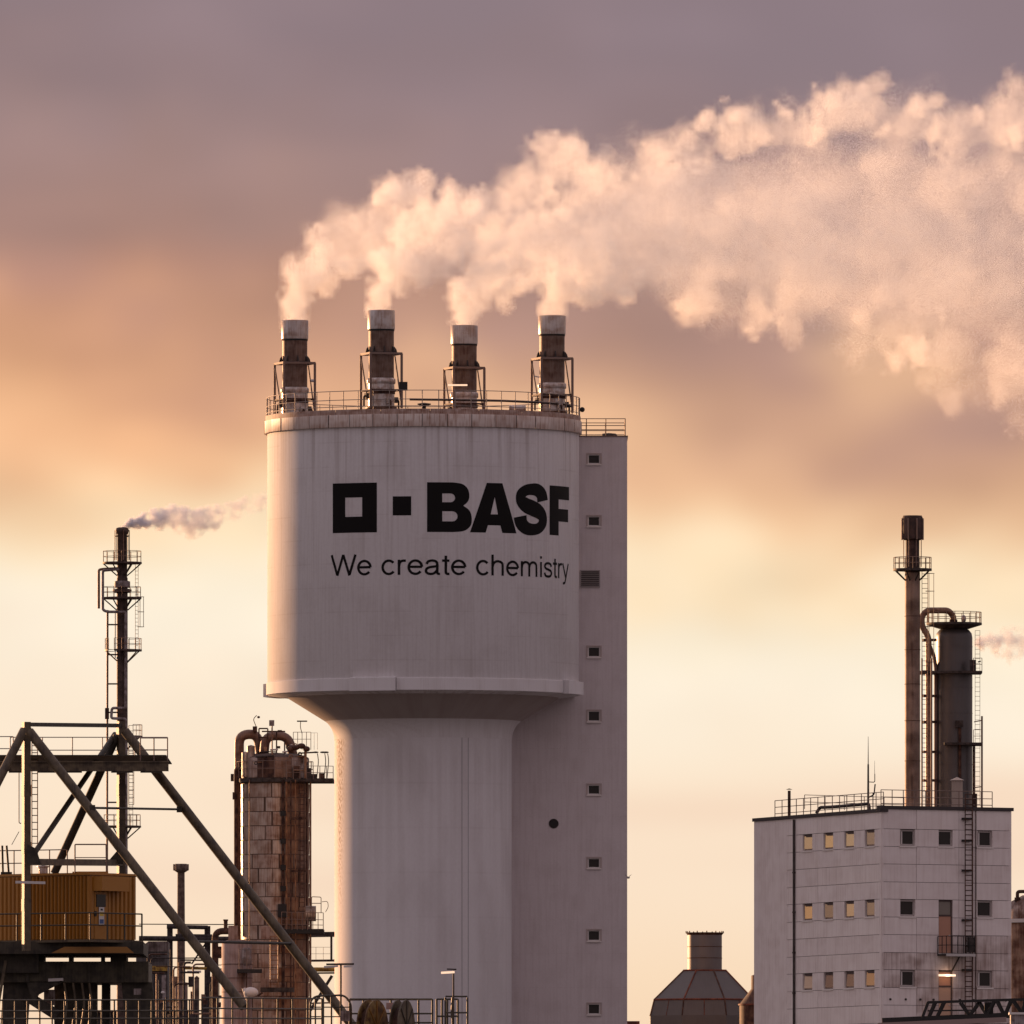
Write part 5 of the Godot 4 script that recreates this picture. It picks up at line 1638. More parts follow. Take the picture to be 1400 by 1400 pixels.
# ---------------------------------------------------------------- lattice boom across the lower right corner
func make_boom() -> void:
	var d := 860.0
	var s := thing("lattice_boom", "black lattice crane boom lying level across the lower right corner", "crane boom", P(1300, 1398, d))
	var dz := 1.3
	for k in 2:
		var dd := d + dz * k
		obj("top_chord", beam(1268, 1370.5, dd, 1440, 1365, dd, 3.2, 3.6), mats.black, s)
		obj("bottom_chord", beam(1206, 1396 - k, dd, 1440, 1386 - k, dd, 5, 6.5), mats.black, s)
		obj("end_post", beam(1269, 1370, dd, 1260, 1394, dd, 6, 4), mats.black, s)
		for q in [[1277, 1371, 1268, 1393], [1289, 1371, 1279, 1393], [1338, 1370, 1322, 1392], [1337, 1370, 1350, 1391], [1358, 1369, 1348, 1391], [1362, 1369, 1373, 1390], [1381, 1368, 1372, 1390], [1384, 1368, 1398, 1389], [1401, 1367, 1396, 1389], [1312, 1371, 1326, 1391]]:
			obj("lattice_bar", beam(q[0] + 3 * k, q[1], dd, q[2] + 2 * k, q[3], dd, 3, 3.2), mats.black, s)
	for x in [1270.0, 1300.0, 1335.0, 1365.0, 1395.0]:
		obj("cross_bar", beam(x, 1371 - (x - 1270) * 0.03, d, x, 1371 - (x - 1270) * 0.03, d + dz, 2.5, 2.5), mats.black, s)
	obj("mid_rail", beam(1268, 1382, d, 1335, 1381, d, 2, 2), mats.black, s)
	obj("gusset", bx(1346, 1358, 1370, 1391, d + 0.3, 0.3), mats.black, s)
	obj("deck_strip", beam(1200, 1402, d - 0.3, 1376, 1394, d - 0.3, 6, 7), mats.deck_pink, s)
	var cab := thing("boom_cabinet", "grey sheet-metal cabinet at the lower right corner below the lattice boom", "cabinet", P(1400, 1440, 845))
	obj("casing", bx(1382, 1450, 1387, 1440, 845, 1.5), mats.cabinet_grey, cab)
	obj("lid", bx(1380, 1452, 1384, 1387, 844.9, 1.7), mats.frame_white, cab)
	var foot := thing("boom_support", "dark steel trestle carrying the lattice boom, below the picture's edge", "trestle", P(1320, 1740, 862))
	for x in [1240.0, 1420.0]:
		obj("leg", beam(x, 1398, 861, x, 1740, 861, 10, 10), mats.crane_dark, foot)
	obj("sill_beam", beam(1230, 1404, 861, 1440, 1404, 861, 12, 9), mats.crane_dark, foot)

# ---------------------------------------------------------------- portal crane at the left
func make_crane() -> void:
	var d := 700.0
	var o := P(100, 1740, d)
	o.y = 0
	var s := thing("harbour_crane", "olive portal crane with braced twin masts and a ribbed yellow machine house", "crane", o)
	var olive: Material = mats.crane_olive
	var dark: Material = mats.crane_dark
	var post := func(x: float, y0: float, y1: float, dd: float) -> void:
		var a := P(x, y1, dd)
		var b := P(x, y0, dd)
		var g := Mb.new()
		g.box((a + b) / 2, Vector3(0.30, b.y - a.y, 0.28), deg_to_rad(24.0))
		obj("mast_post", g, olive, s)
		for k in 4:
			obj("splice_plate", Mb.new().box(a.lerp(b, 0.2 + 0.25 * k), Vector3(0.33, 0.5, 0.31), deg_to_rad(24.0)), olive, s)
	post.call(36.0, 987.0, 1300.0, 690.6)
	post.call(165.5, 986.0, 1300.0, 703.0)
	obj("head_beam", beam(36, 990.5, 690.6, 166, 992, 703, 5, 5.5), dark, s)
	obj("mid_beam", beam(36, 1178.5, 690.6, 166, 1179.5, 703, 7, 9), olive, s)
	obj("front_diagonal", rod(40, 1000, 690.0, 334, 1377, 685.5, 13, null, 20), olive, s)
	obj("front_diagonal", rod(171, 1000, 702, 484, 1405, 697, 13, null, 20), olive, s)
	obj("side_diagonal", rod(33, 998, 690.6, -30, 1122, 688.6, 12, null, 20), olive, s)
	obj("rear_diagonal", rod(160, 1006, 703, 74, 1194, 704, 11, null, 16), dark, s)
	obj("rear_diagonal", rod(157, 1004, 703.5, 46, 1168, 691, 7.5, null, 16), dark, s)
	obj("tie_rod", rod(127, 1104.5, 688.7, 246, 1106.5, 700.6, 3.6), dark, s)
	obj("tie_rod", rod(262, 1287, 686.4, 398, 1290, 698.3, 4.5), dark, s)
	for q in [[126.5, 1104.5, 688.5], [245, 1106.5, 700.3]]:
		obj("rod_clevis", bx(q[0] - 3.5, q[0] + 3.5, q[1] - 4, q[1] + 4, q[2], 0.25), dark, s)
	var gs := Mb.new()
	gs.prism(PackedVector2Array([Vector2(-0.45, -0.1), Vector2(0.45, -0.1), Vector2(0.5, -0.5), Vector2(0.15, -0.75), Vector2(-0.15, -0.75), Vector2(-0.55, 0.12), Vector2(-0.4, 0.16)]), P(163, 990, 702.4), Vector3.RIGHT, Vector3.UP, Vector3(0, 0, 0.06))
	obj("gusset_plate", gs, dark, s)
	var g2 := Mb.new()
	g2.prism(PackedVector2Array([Vector2(-0.65, -0.3), Vector2(0.1, -0.3), Vector2(0.1, 0.45), Vector2(-0.05, 0.4)]), P(165, 1172, 702.2), Vector3.RIGHT, Vector3.UP, Vector3(0, 0, 0.06))
	obj("gusset_plate", g2, dark, s)
	var g3 := Mb.new()
	g3.prism(PackedVector2Array([Vector2(-0.1, -0.35), Vector2(0.5, -0.35), Vector2(0.3, 0.3), Vector2(-0.1, 0.5)]), P(40, 1170, 690.1), Vector3.RIGHT, Vector3.UP, Vector3(0, 0, 0.06))
	obj("gusset_plate", g3, dark, s)
	# the gangway across the masts
	obj("gangway_beam", Mb.new().ibeam(P(-30, 1047.5, 694), P(230.5, 1047.5, 694), 0.2, m_of(14, 694)), olive, s)
	obj("gangway_beam", Mb.new().ibeam(P(-30, 1046, 706), P(230, 1046, 706), 0.2, m_of(14, 706)), olive, s)
	obj("gangway_floor", Mb.new().box((P(-30, 1040, 694) + P(230, 1039, 706)) / 2 + Vector3.UP * 0.03, Vector3(m_of(260, 700), 0.04, 11.6)), dark, s)
	for x in [20.0, 60.0, 90.0, 160.0, 200.0]:
		obj("gangway_bracket", beam(x - 8, 1055, 694, x + 22, 1055, 694, 4, 3), dark, s)
	railing(s, chain([P(14, 1040, 706), P(58, 1040, 706), P(140, 1040, 706), P(229, 1040, 706)], 1.35), m_of(32, 706), mats.rail_grey, 0.024, [1.0, 0.45])
	railing(s, between(P(192, 1040, 694.2), P(229, 1040, 694.2), 0.6), m_of(31, 694), mats.rail_rust, 0.026, [1.0, 0.48])
	railing(s, between(P(-20, 1040, 694.2), P(18, 1040, 694.2), 0.9), m_of(33, 694), mats.rail_grey, 0.024, [1.0, 0.5])
	ladder(s, P(47.5, 1172, 698), P(47.5, 1010, 698), Vector3.RIGHT, mats.rail_rust, 0.24, 0.024)
	ladder(s, P(179.5, 1100, 704), P(179.5, 1010, 704), Vector3.RIGHT, mats.rail_rust, 0.22, 0.016)
	obj("cable_run", Mb.new().pipe([P(26, 1054, 697), P(26, 1125, 697), P(29, 1126, 697)], 0.02, 6, 0.1), mats.rail_rust, s)
	# machine house: its near corner lies at x = 123
	var hc := P(123, 0, 692.5)
	var hl := P(38, 0, 694.2)
	var hl2 := P(-12, 0, 696.2)
	var hr := P(186, 0, 695.0)
	var yb := P(0, 1285, 692.5).y
	var yt := P(0, 1196, 692.5).y
	var back := 5.5
	var house := obj("machine_house", Mb.new().prism(PackedVector2Array([Vector2(hl2.x + 0.05, -hl2.z + 0.06), Vector2(hl.x, -hl.z + 0.07), Vector2(hc.x, -hc.z + 0.07), Vector2(hr.x - 0.06, -hr.z + 0.06), Vector2(hr.x - 0.4, -hr.z + back), Vector2(hl2.x + 1, -hr.z + back + 4)]), Vector3(0, yb, 0), Vector3.RIGHT, Vector3.FORWARD, Vector3.UP * (yt - yb)), mats.crane_yellow_dark, s)
	for e in [[hl2, hl, 9], [hl, hc, 17], [hc, hr, 11]]:
		var a: Vector3 = e[0]
		var b: Vector3 = e[1]
		a.y = 0
		b.y = 0
		var u := (b - a).normalized()
		var nn := u.cross(Vector3.UP) * -1.0
		if nn.z < 0:
			nn = -nn
		var wide: float = a.distance_to(b) / e[2]
		for k in e[2]:
			var mid: Vector3 = a + u * wide * (k + 0.5)
			var g := Mb.new()
			var w2 := wide / 2 - 0.03
			var poly := PackedVector2Array([Vector2(-w2, -0.05), Vector2(w2, -0.05), Vector2(w2 - 0.045, 0.045), Vector2(-w2 + 0.045, 0.045)])
			g.prism(poly, mid + Vector3.UP * (yb + 0.05), u, nn, Vector3.UP * (yt - yb - 0.1) if u.cross(nn).y > 0 else Vector3.UP * (yt - yb - 0.1))
			obj("ribbed_panel", g, mats["crane_yellow" if (k * 3) % 5 else "crane_yellow_b"], house)
	var roof := Mb.new()
	roof.prism(PackedVector2Array([Vector2(hl2.x, -hl2.z), Vector2(hl.x, -hl.z - 0.05), Vector2(hc.x, -hc.z - 0.08), Vector2(hr.x + 0.06, -hr.z), Vector2(hr.x - 0.3, -hr.z + back), Vector2(hl2.x + 1, -hr.z + back + 4)]), Vector3(0, yt, 0), Vector3.RIGHT, Vector3.FORWARD, Vector3.UP * 0.09)
	obj("house_roof", roof, mats.crane_yellow, s)
	# hood, window, sign and door on the short right face
	var ur := Vector3(hr.x - hc.x, 0, hr.z - hc.z).normalized()
	var nr := Vector3(-ur.z, 0, ur.x)
	var on := func(x: float, y: float, out: float) -> Vector3:
		var q := (x - 700.0) / F
		var t: float = (q * (1000.0 - hc.z) - hc.x) / (ur.x + q * ur.z)
		return Vector3(hc.x, 0, hc.z) + ur * t + nr * out + Vector3.UP * P(0, y, 693.2).y
	var patch := func(x0: float, x1: float, y0: float, y1: float, out: float, thick: float) -> Mb:
		var a: Vector3 = on.call(x0, y1, out)
		var b: Vector3 = on.call(x1, y0, out)
		var w := Vector3(b.x - a.x, 0, b.z - a.z)
		return Mb.new().block((a + b) / 2 - nr * thick / 2, w / 2, Vector3.UP * (b.y - a.y) / 2, nr * thick / 2)
	obj("hood", patch.call(126, 163, 1198.5, 1218.5, 0.55, 0.5), mats.crane_yellow, house)
	obj("door", patch.call(128, 146, 1219.5, 1284, 0.055, 0.04), mats.crane_yellow, house)
	obj("door_window", patch.call(130, 142.5, 1223, 1240, 0.09, 0.04), mats.dark_glass, house)
	obj("door_hook", patch.call(127.5, 130, 1246, 1253, 0.09, 0.04), mats.black, house)
	var sign := thing("warning_sign", "small white, yellow and blue notice on the yellow machine house door", "sign", on.call(136.5, 1265, 0.1))
	obj("board", patch.call(133, 140, 1240.5, 1265.5, 0.10, 0.015), mats.sign_white, sign)
	obj("yellow_field", patch.call(133.8, 139.2, 1247, 1252.5, 0.106, 0.005), mats.sign_yellow, sign)
	obj("blue_field", patch.call(133.8, 139.2, 1257, 1263, 0.106, 0.005), mats.sign_blue, sign)
	obj("notice_mark", patch.call(135, 138, 1242.5, 1245, 0.106, 0.005), mats.black, sign)
	# what stands on the house roof
	var ry := yt + 0.09
	var up := func(x: float, dd: float) -> Vector3:
		var p := P(x, 0, dd)
		return Vector3(p.x, ry, p.z)
	railing(s, chain([up.call(-5, 699), up.call(92, 697)], 0.82), m_of(35, 698), mats.rail_rust, 0.026, [1.0, 0.5])
	obj("hatch_frame", Mb.new().pipe([P(102.5, 1196, 693.5), P(102.5, 1154.5, 693.5), P(145, 1154.5, 694.5), P(145.5, 1196, 694.5)], 0.03, 6, 0.05), mats.rail_rust, s)
	obj("hatch_bar", rod(102.5, 1172.5, 693.5, 145, 1172.5, 694.5, 1.4), mats.rail_rust, s)
	obj("hatch_lid", Mb.new().bar(P(104, 1193, 693.5), P(143, 1193, 694.5), 0.5, 0.09), mats.crane_yellow, s)
	obj("roof_fan", Mb.new().lathe(up.call(59, 696), [Vector2(0.2, 0), Vector2(0.2, 0.30), Vector2(0.26, 0.32), Vector2(0.26, 0.37), Vector2(0.01, 0.4)], 16), mats.silver, s)
	obj("roof_winch", bx(1, 16, 1192, 1197, 698, 0.5), dark, s)
	for q in [[3.0, 1156.0, 4.0], [9.0, 1156.0, 12.0]]:
		obj("winch_post", rod(q[0], q[1], 698, q[2], 1195, 698, 3.0), dark, s)
	obj("whip_aerial", rod(16, 1155, 698, 26, 1137, 698, 1.0), dark, s)
	# walkway round the house
	var wy := P(0, 1284.5, 690.5).y
	var wd := Mb.new()
	wd.prism(PackedVector2Array([Vector2(P(-20, 0, 693.6).x, -P(0, 0, 693.6).z), Vector2(P(124, 0, 690.3).x, -P(0, 0, 690.3).z), Vector2(P(196, 0, 693).x, -P(0, 0, 693).z), Vector2(P(196, 0, 702).x, -P(0, 0, 702).z), Vector2(P(-20, 0, 712).x, -P(0, 0, 712).z)]), Vector3(0, wy - 0.1, 0), Vector3.RIGHT, Vector3.FORWARD, Vector3.UP * 0.1)
	obj("walkway_floor", wd, mats.crane_olive, s)
	var wp := func(x: float, dd: float) -> Vector3:
		var p := P(x, 0, dd)
		return Vector3(p.x, wy, p.z)
	railing(s, chain([wp.call(-10, 693.2), wp.call(123, 690.4), wp.call(194, 693.0), wp.call(194, 700.0)], 1.2), m_of(36.5, 691), mats.rail_olive, 0.036, [1.0, 0.55])
	# slewing platform, ring and portal
	obj("slew_platform", bx(-20, 196, 1287.5, 1304, 692, 9.0), dark, s)
	obj("platform_belly", Mb.new().prism(PackedVector2Array([Vector2(-1.75, 0.0), Vector2(1.75, 0.0), Vector2(1.45, 0.26), Vector2(-1.2, 0.26)]), P(127, 1303, 691.4), Vector3.RIGHT, Vector3.UP, Vector3(0, 0, 0.3)), mats.crane_yellow_dark, s)
	obj("slew_skirt", bx(-20, 53, 1300, 1330, 693, 5.0), dark, s)
	for x in [[53.0, 60.0], [94.0, 98.5], [138.0, 141.5], [151.0, 173.0]]:
		obj("ring_foot", bx(x[0], x[1], 1303, 1316, 694, 3.0), dark, s)
	obj("ring_pipe", rod(172, 1307, 694, 192, 1306.5, 694, 3.4), mats.rail_rust, s)
	obj("portal_beam", bx(-20, 203, 1314.5, 1343, 693.5, 7.0), mats.crane_portal, s)
	for x in [36.0, 78.0, 120.0, 165.0]:
		obj("stiffener", bx(x, x + 3.5, 1315, 1343, 693.3, 0.2), dark, s)
	for k in 2:
		var dd := 694.0 + 6.0 * k
		var leg := func(x0: float, x1: float, xa: float, xb: float) -> Mb:
			var a := P(0, 1343, dd).y
			var g := Mb.new()
			g.prism(PackedVector2Array([Vector2(P(x0, 0, dd).x, a), Vector2(P(x1, 0, dd).x, a), Vector2(P(xb, 0, dd).x, 0.0), Vector2(P(xa, 0, dd).x, 0.0)]), Vector3(0, 0, P(0, 0, dd).z - 0.6), Vector3.RIGHT, Vector3.UP, Vector3(0, 0, 0.6))
			return g
		obj("portal_leg", leg.call(5 + 6 * k, 42, -60, -20), dark, s)
		obj("portal_leg", leg.call(166 + 4 * k, 208, 250, 290), dark, s)
	obj("leg_flange", beam(8, 1313, 693, -14, 1440, 693, 4, 8), mats.crane_olive, s)
	obj("knee_brace", beam(34, 1360, 694, 78, 1388, 694, 8, 15), dark, s)
	obj("knee_plate", Mb.new().prism(PackedVector2Array([Vector2(0, 0), Vector2(1.6, 0), Vector2(0.55, -0.55), Vector2(0.3, -0.95)]), P(36, 1342, 693.6), Vector3.RIGHT, Vector3.UP, Vector3(0, 0, 0.1)), dark, s)
	obj("drive_housing", bx(74, 132, 1343, 1420, 695.5, 2.0), dark, s)
	obj("drive_housing", bx(139, 150, 1343, 1420, 696.5, 1.5), dark, s)
	for x in [88.0, 100.0, 112.0, 122.0]:
		obj("hose", Mb.new().pipe([P(x, 1344, 693.4), P(x + 4, 1375, 693.2), P(x - 2, 1410, 693.2)], 0.05, 6, 0.5), mats.crane_olive, s)
	obj("leg_plate", bx(183, 193, 1351.5, 1360, 693.2, 0.05), mats.cabinet_grey, s)
	obj("control_case", bx(60, 75, 1353, 1374, 694.5, 0.6), mats.cabinet_grey, s)
	tag(obj("tube_lamp", Mb.new().bar(P(21, 1206, 690.2), P(62, 1207, 690.2), 0.12, 0.11), mats.lamp_pale), "long pale tube lamp mounted across the left mast before the yellow house", "lamp")
	tag(obj("tube_lamp", Mb.new().bar(P(66, 1340, 692.5), P(86.5, 1339, 692.5), 0.15, 0.12), mats.lamp_body), "short pale lamp under the crane's dark portal beam", "lamp")

# ---------------------------------------------------------------- the near walkway along the lower edge
func make_walkway() -> void:
	var d := 520.0
	var w := thing("quay_walkway", "long dark mesh railing with a walkway along the lower left edge", "walkway", P(160, 1430, d))
	var a := P(-30, 1420, d + 6)
	var b := P(276, 1420, d)
	var c := P(440, 1420, d + 14)
	var h := P(0, 1369.5, d).y - P(0, 1420, d).y
	railing(w, chain([a, b], 0.54), h + 0.06, mats.rail_olive, 0.028, [1.0, 0.72, 0.52, 0.32])
	railing(w, chain([b, c], 1.75), h + 0.13, mats.rail_olive, 0.028, [1.0, 0.74, 0.5, 0.28])
	obj("floor_grating", Mb.new().block((a + b) / 2 + Vector3(0, -0.06, -0.8), (b - a) / 2, Vector3.UP * 0.05, Vector3(0, 0, 0.8)), mats.crane_dark, w)
	obj("floor_grating", Mb.new().block((b + c) / 2 + Vector3(0, -0.06, -0.8), (c - b) / 2, Vector3.UP * 0.05, Vector3(0, 0, 0.8)), mats.crane_dark, w)
	for x in [-20.0, 130.0, 276.0, 430.0]:
		var p := P(x, 1423, d + 5)
		obj("trestle_leg", Mb.new().bar(Vector3(p.x, 0, p.z - 0.8), p + Vector3(0, -0.1, -0.8), 0.3, 0.3), mats.crane_dark, w)
	# the second gallery with two cable reels
	var e := 560.0
	var v := thing("reel_gallery", "dark railed gallery with upright bars in front of the water tower foot", "gallery", P(550, 1420, e))
	var f := P(0, 1366, e).y - P(0, 1418, e).y
	railing(v, between(P(478, 1418, e), P(591, 1418, e), 0.44), f, mats.rail_olive, 0.035, [1.0, 0.62, 0.38, 0.16])
	railing(v, between(P(597, 1418, e), P(626, 1418, e), 0.2), f, mats.rail_olive, 0.036, [1.0, 0.55])
	railing(v, between(P(609, 1418, e - 0.5), P(639, 1418, e - 0.5), 0.74), f + 0.05, mats.rail_olive, 0.034, [1.03, 0.62])
	obj("curved_rail", Mb.new().pipe([P(424, 1418, e), P(424, 1362, e), P(471, 1360.5, e), P(480, 1372, e), P(480, 1418, e)], 0.035, 8, 0.35), mats.rail_olive, v)
	for x in [431.0, 442.0, 453.0]:
		obj("post", rod(x, 1363, e, x, 1418, e, 2.6), mats.rail_olive, v)
	for y in [1377.0, 1390.0]:
		obj("rail", rod(424, y, e, 480, y, e, 1.8), mats.rail_olive, v)
	obj("gallery_floor", bx(420, 642, 1418, 1422, e, 2.0), mats.crane_dark, v)
	obj("top_plate", beam(474, 1367, e - 0.3, 590, 1366.5, e - 0.3, 3, 2.2), mats.crane_olive, v)
	for x in [440.0, 630.0]:
		obj("trestle_leg", bx(x - 6, x + 6, 1422, 1975, e - 0.5, 0.4), mats.crane_dark, v)
	for k in 2:
		var x: float = [509.0, 549.5][k]
		var p := P(x, 1404, e - 0.9)
		var ax := Vector3(0.9, 0, 0.42).normalized() if k == 0 else Vector3(0.94, 0, 0.30).normalized()
		var reel := thing("cable_reel", ["rusty yellow cable reel standing left of the other on the railed gallery", "dark olive cable reel standing right of the other on the railed gallery"][k], "cable reel", p, "cable reels on the gallery")
		var r := m_of(37, e)
		for q in [-1.0, 1.0]:
			obj("flange", Mb.new().tube(p + ax * 0.13 * q, p + ax * 0.17 * q, r, -1, 40), mats[["reel_yellow", "crane_olive"][k]], reel)
			for i in 8:
				var t := TAU * i / 8
				var uu := Vector3.UP * cos(t) + ax.cross(Vector3.UP) * sin(t)
				obj("spoke", Mb.new().bar(p + ax * 0.18 * q + uu * 0.1, p + ax * 0.18 * q + uu * r * 0.95, 0.04, 0.03, ax), mats[["crane_yellow_dark", "crane_dark"][k]], reel)
		obj("drum", Mb.new().tube(p - ax * 0.13, p + ax * 0.13, r * 0.72, -1, 32), mats.rust_dark, reel)
		obj("stand", Mb.new().box(p + Vector3(0, -0.55, 0), Vector3(0.45, 0.7, 0.3)), mats.crane_dark, reel)
	tag(obj("notice_plate", bx(528, 538, 1371, 1380, e - 0.6, 0.03), mats.notice_pink), "small pinkish plate on the gallery railing between the two cable reels", "plate")
	tag(obj("junction_box", bx(465, 478, 1382, 1396, e - 0.4, 0.3), mats.cabinet_grey), "small grey box where the crane's right diagonal meets the gallery", "box")
	# lamp posts
	var l := thing("lamp_post", "slim lamp post with a wide double arm before the tower's lit edge", "lamp post", P(466, 1418, 566))
	obj("pole", rod(466, 1319, 566, 466, 1418, 566, 2.6), mats.steel_dark, l)
	obj("arm", beam(446, 1318.5, 566, 484, 1318, 566, 3, 2.6), mats.steel_dark, l)
	obj("lamp_tube", beam(443, 1322, 566, 462, 1321, 566, 3, 2.6), mats.lamp_pale, l)
	obj("lamp_tube", beam(470, 1321.5, 566, 482, 1321, 566, 3, 2.6), mats.lamp_pale, l)
	var l2 := thing("lamp_post", "slim lamp post with one bright tube arm in front of the tower shaft", "lamp post", P(620, 1418, 558))
	obj("pole", rod(620, 1327, 558, 620, 1418, 558, 2.4), mats.steel_dark, l2)
	obj("arm", beam(611, 1325, 558, 624, 1325.5, 558, 2, 2), mats.steel_dark, l2)
	obj("lamp_tube", beam(603, 1330, 558, 621.5, 1329, 558, 3, 3), mats.lamp_tube, l2)
	obj("clamp", rod(619, 1364, 557.9, 618, 1392, 557.9, 4), mats.crane_olive, l2)

# ---------------------------------------------------------------- flare stack with its own wisp of smoke
func make_flare() -> void:
	var d := 1250.0
	var o := P(167, 1740, d)
	o.y = 0
	var y := func(p: float) -> float: return P(0, p, d).y
	var r := func(p: float) -> float: return m_of(p, d)
	var s := thing("flare_stack", "slender dark stack with railed platforms and side pipes behind the crane", "chimney", o)
	obj("shell", Mb.new().lathe(o, [Vector2(r.call(7.6), 0), Vector2(r.call(7.6), y.call(790))], 28), mats.flare_dark, s)
	obj("tip", Mb.new().lathe(o, [Vector2(r.call(7.0), y.call(790)), Vector2(r.call(6.8), y.call(731)), Vector2(r.call(8.5), y.call(729)), Vector2(r.call(9.5), y.call(725)), Vector2(r.call(8), y.call(722)), Vector2(r.call(5), y.call(721)), Vector2(r.call(4.5), y.call(730))], 24), mats.flare_dark, s)
	obj("collar", Mb.new().lathe(o, [Vector2(r.call(7.6), y.call(803)), Vector2(r.call(10.5), y.call(803)), Vector2(r.call(11), y.call(800)), Vector2(r.call(11), y.call(795)), Vector2(r.call(7.6), y.call(794))], 24), mats.cabinet_grey, s)
	obj("collar", Mb.new().lathe(o, [Vector2(r.call(7.6), y.call(811)), Vector2(r.call(13), y.call(809)), Vector2(r.call(13), y.call(806)), Vector2(r.call(9), y.call(805))], 24), mats.flare_dark, s)
	for k in 6:
		var a := TAU * k / 6 + 0.2
		var q := Vector3(sin(a), 0, cos(a)) * (r.call(10.5) as float)
		obj("pilot_line", Mb.new().tube(o + q + Vector3.UP * y.call(766), o + q + Vector3.UP * y.call(725), 0.035, -1, 5), mats.rust_brown, s)
		obj("pilot_stay", Mb.new().tube(o + q + Vector3.UP * y.call(733), o + q * 0.6 + Vector3.UP * y.call(733), 0.05, -1, 5), mats.flare_dark, s)
	ring_platform(s, o + Vector3.UP * y.call(768.5), r.call(7), r.call(27), 0, TAU, 14, mats.flare_dark, mats.rust_brown, 6, r.call(15))
	ring_platform(s, o + Vector3.UP * y.call(816.5), r.call(7.5), r.call(26.5), 0, TAU, 14, mats.flare_dark, mats.rust_brown, 6, r.call(14))
	ring_platform(s, o + Vector3.UP * y.call(888), r.call(7.5), r.call(27), -0.4, PI * 0.9, 9, mats.flare_dark, mats.rust_brown, 3, r.call(15))
	ring_platform(s, o + Vector3.UP * y.call(888), r.call(7.5), r.call(24), -2.2, -0.9, 5, mats.rust_brown, mats.rust_brown, 2, r.call(15))
	ring_platform(s, o + Vector3.UP * y.call(1006), r.call(7.5), r.call(28), 0.6, PI * 0.9, 6, mats.flare_dark, mats.rust_brown, 2, r.call(15))
	ring_platform(s, o + Vector3.UP * y.call(1129), r.call(7.5), r.call(26), 0, TAU, 14, mats.flare_dark, mats.rust_brown, 6, r.call(15))
	obj("riser_pipe", Mb.new().pipe([P(135, 832, d), P(135, 779, d), P(141, 778, d), P(163, 777, d)], r.call(1.8), 8, 0.15), mats.rust_brown, s)
	obj("riser_pipe", Mb.new().pipe([P(163, 778, d - 0.8), P(140.5, 780, d - 0.8), P(140.5, 834, d - 0.8), P(147, 836.5, d - 0.8), P(172, 836.5, d - 0.8), P(172, 968, d - 0.8), P(153, 968, d - 0.8), P(152, 982, d - 0.8), P(172, 983, d - 0.8), P(172, 1250, d - 0.8)], r.call(1.9), 8, 0.18), mats.cabinet_grey, s)
	obj("side_pipe", rod(147, 834, d - 0.3, 146, 1300, d - 0.3, 3.0), mats.rust_brown, s)
	for p in [854.0, 895.0, 935.0, 974.0, 1097.0]:
		obj("pipe_stay", rod(146, p, d - 0.3, 163, p, d - 0.3, 2.4), mats.flare_dark, s)
	obj("side_pipe", rod(157.5, 836, d - 0.5, 157.5, 900, d - 0.5, 1.4), mats.rust_brown, s)
	obj("valve_group", bx(143.5, 149, 968, 983, d - 0.6, 0.3), mats.rust_dark, s)
	ladder(s, P(187, 888, d), P(187, 770, d), Vector3.RIGHT, mats.rust_brown, 0.22, 0.02)
	cage(s, P(188, 857, d), P(188, 816, d), Vector3.RIGHT, Vector3(0, 0, 1), mats.rust_brown, 0.5, 0.02, 1.1)
	ladder(s, P(179, 1129, d - 0.4), P(179, 1006, d - 0.4), Vector3.RIGHT, mats.rust_brown, 0.3, 0.02)
	# a far stack with a flared head
	var f := 2300.0
	var o2 := P(247.5, 0, f)
	o2.y = 0
	var y2 := func(p: float) -> float: return P(0, p, f).y
	var far := thing("far_stack", "distant brown stack with a flared head between the crane and the columns", "chimney", o2)
	obj("shell", Mb.new().lathe(o2, [Vector2(m_of(7, f), 0), Vector2(m_of(5.4, f), y2.call(1280)), Vector2(m_of(5.0, f), y2.call(1192))], 24), mats.far_brown, far)
	obj("head", Mb.new().lathe(o2, [Vector2(m_of(5.2, f), y2.call(1193)), Vector2(m_of(10, f), y2.call(1190)), Vector2(m_of(10.5, f), y2.call(1184)), Vector2(m_of(8, f), y2.call(1181)), Vector2(m_of(4, f), y2.call(1181))], 24), mats.far_brown, far)
	for k in 10:
		var a := TAU * k / 10
		var p := o2 + Vector3(sin(a), 0, cos(a)) * m_of(10.2, f)
		obj("head_rib", Mb.new().tube(p + Vector3.UP * y2.call(1190), p + Vector3.UP * y2.call(1181.5), 0.12, -1, 5), mats.far_brown, far)

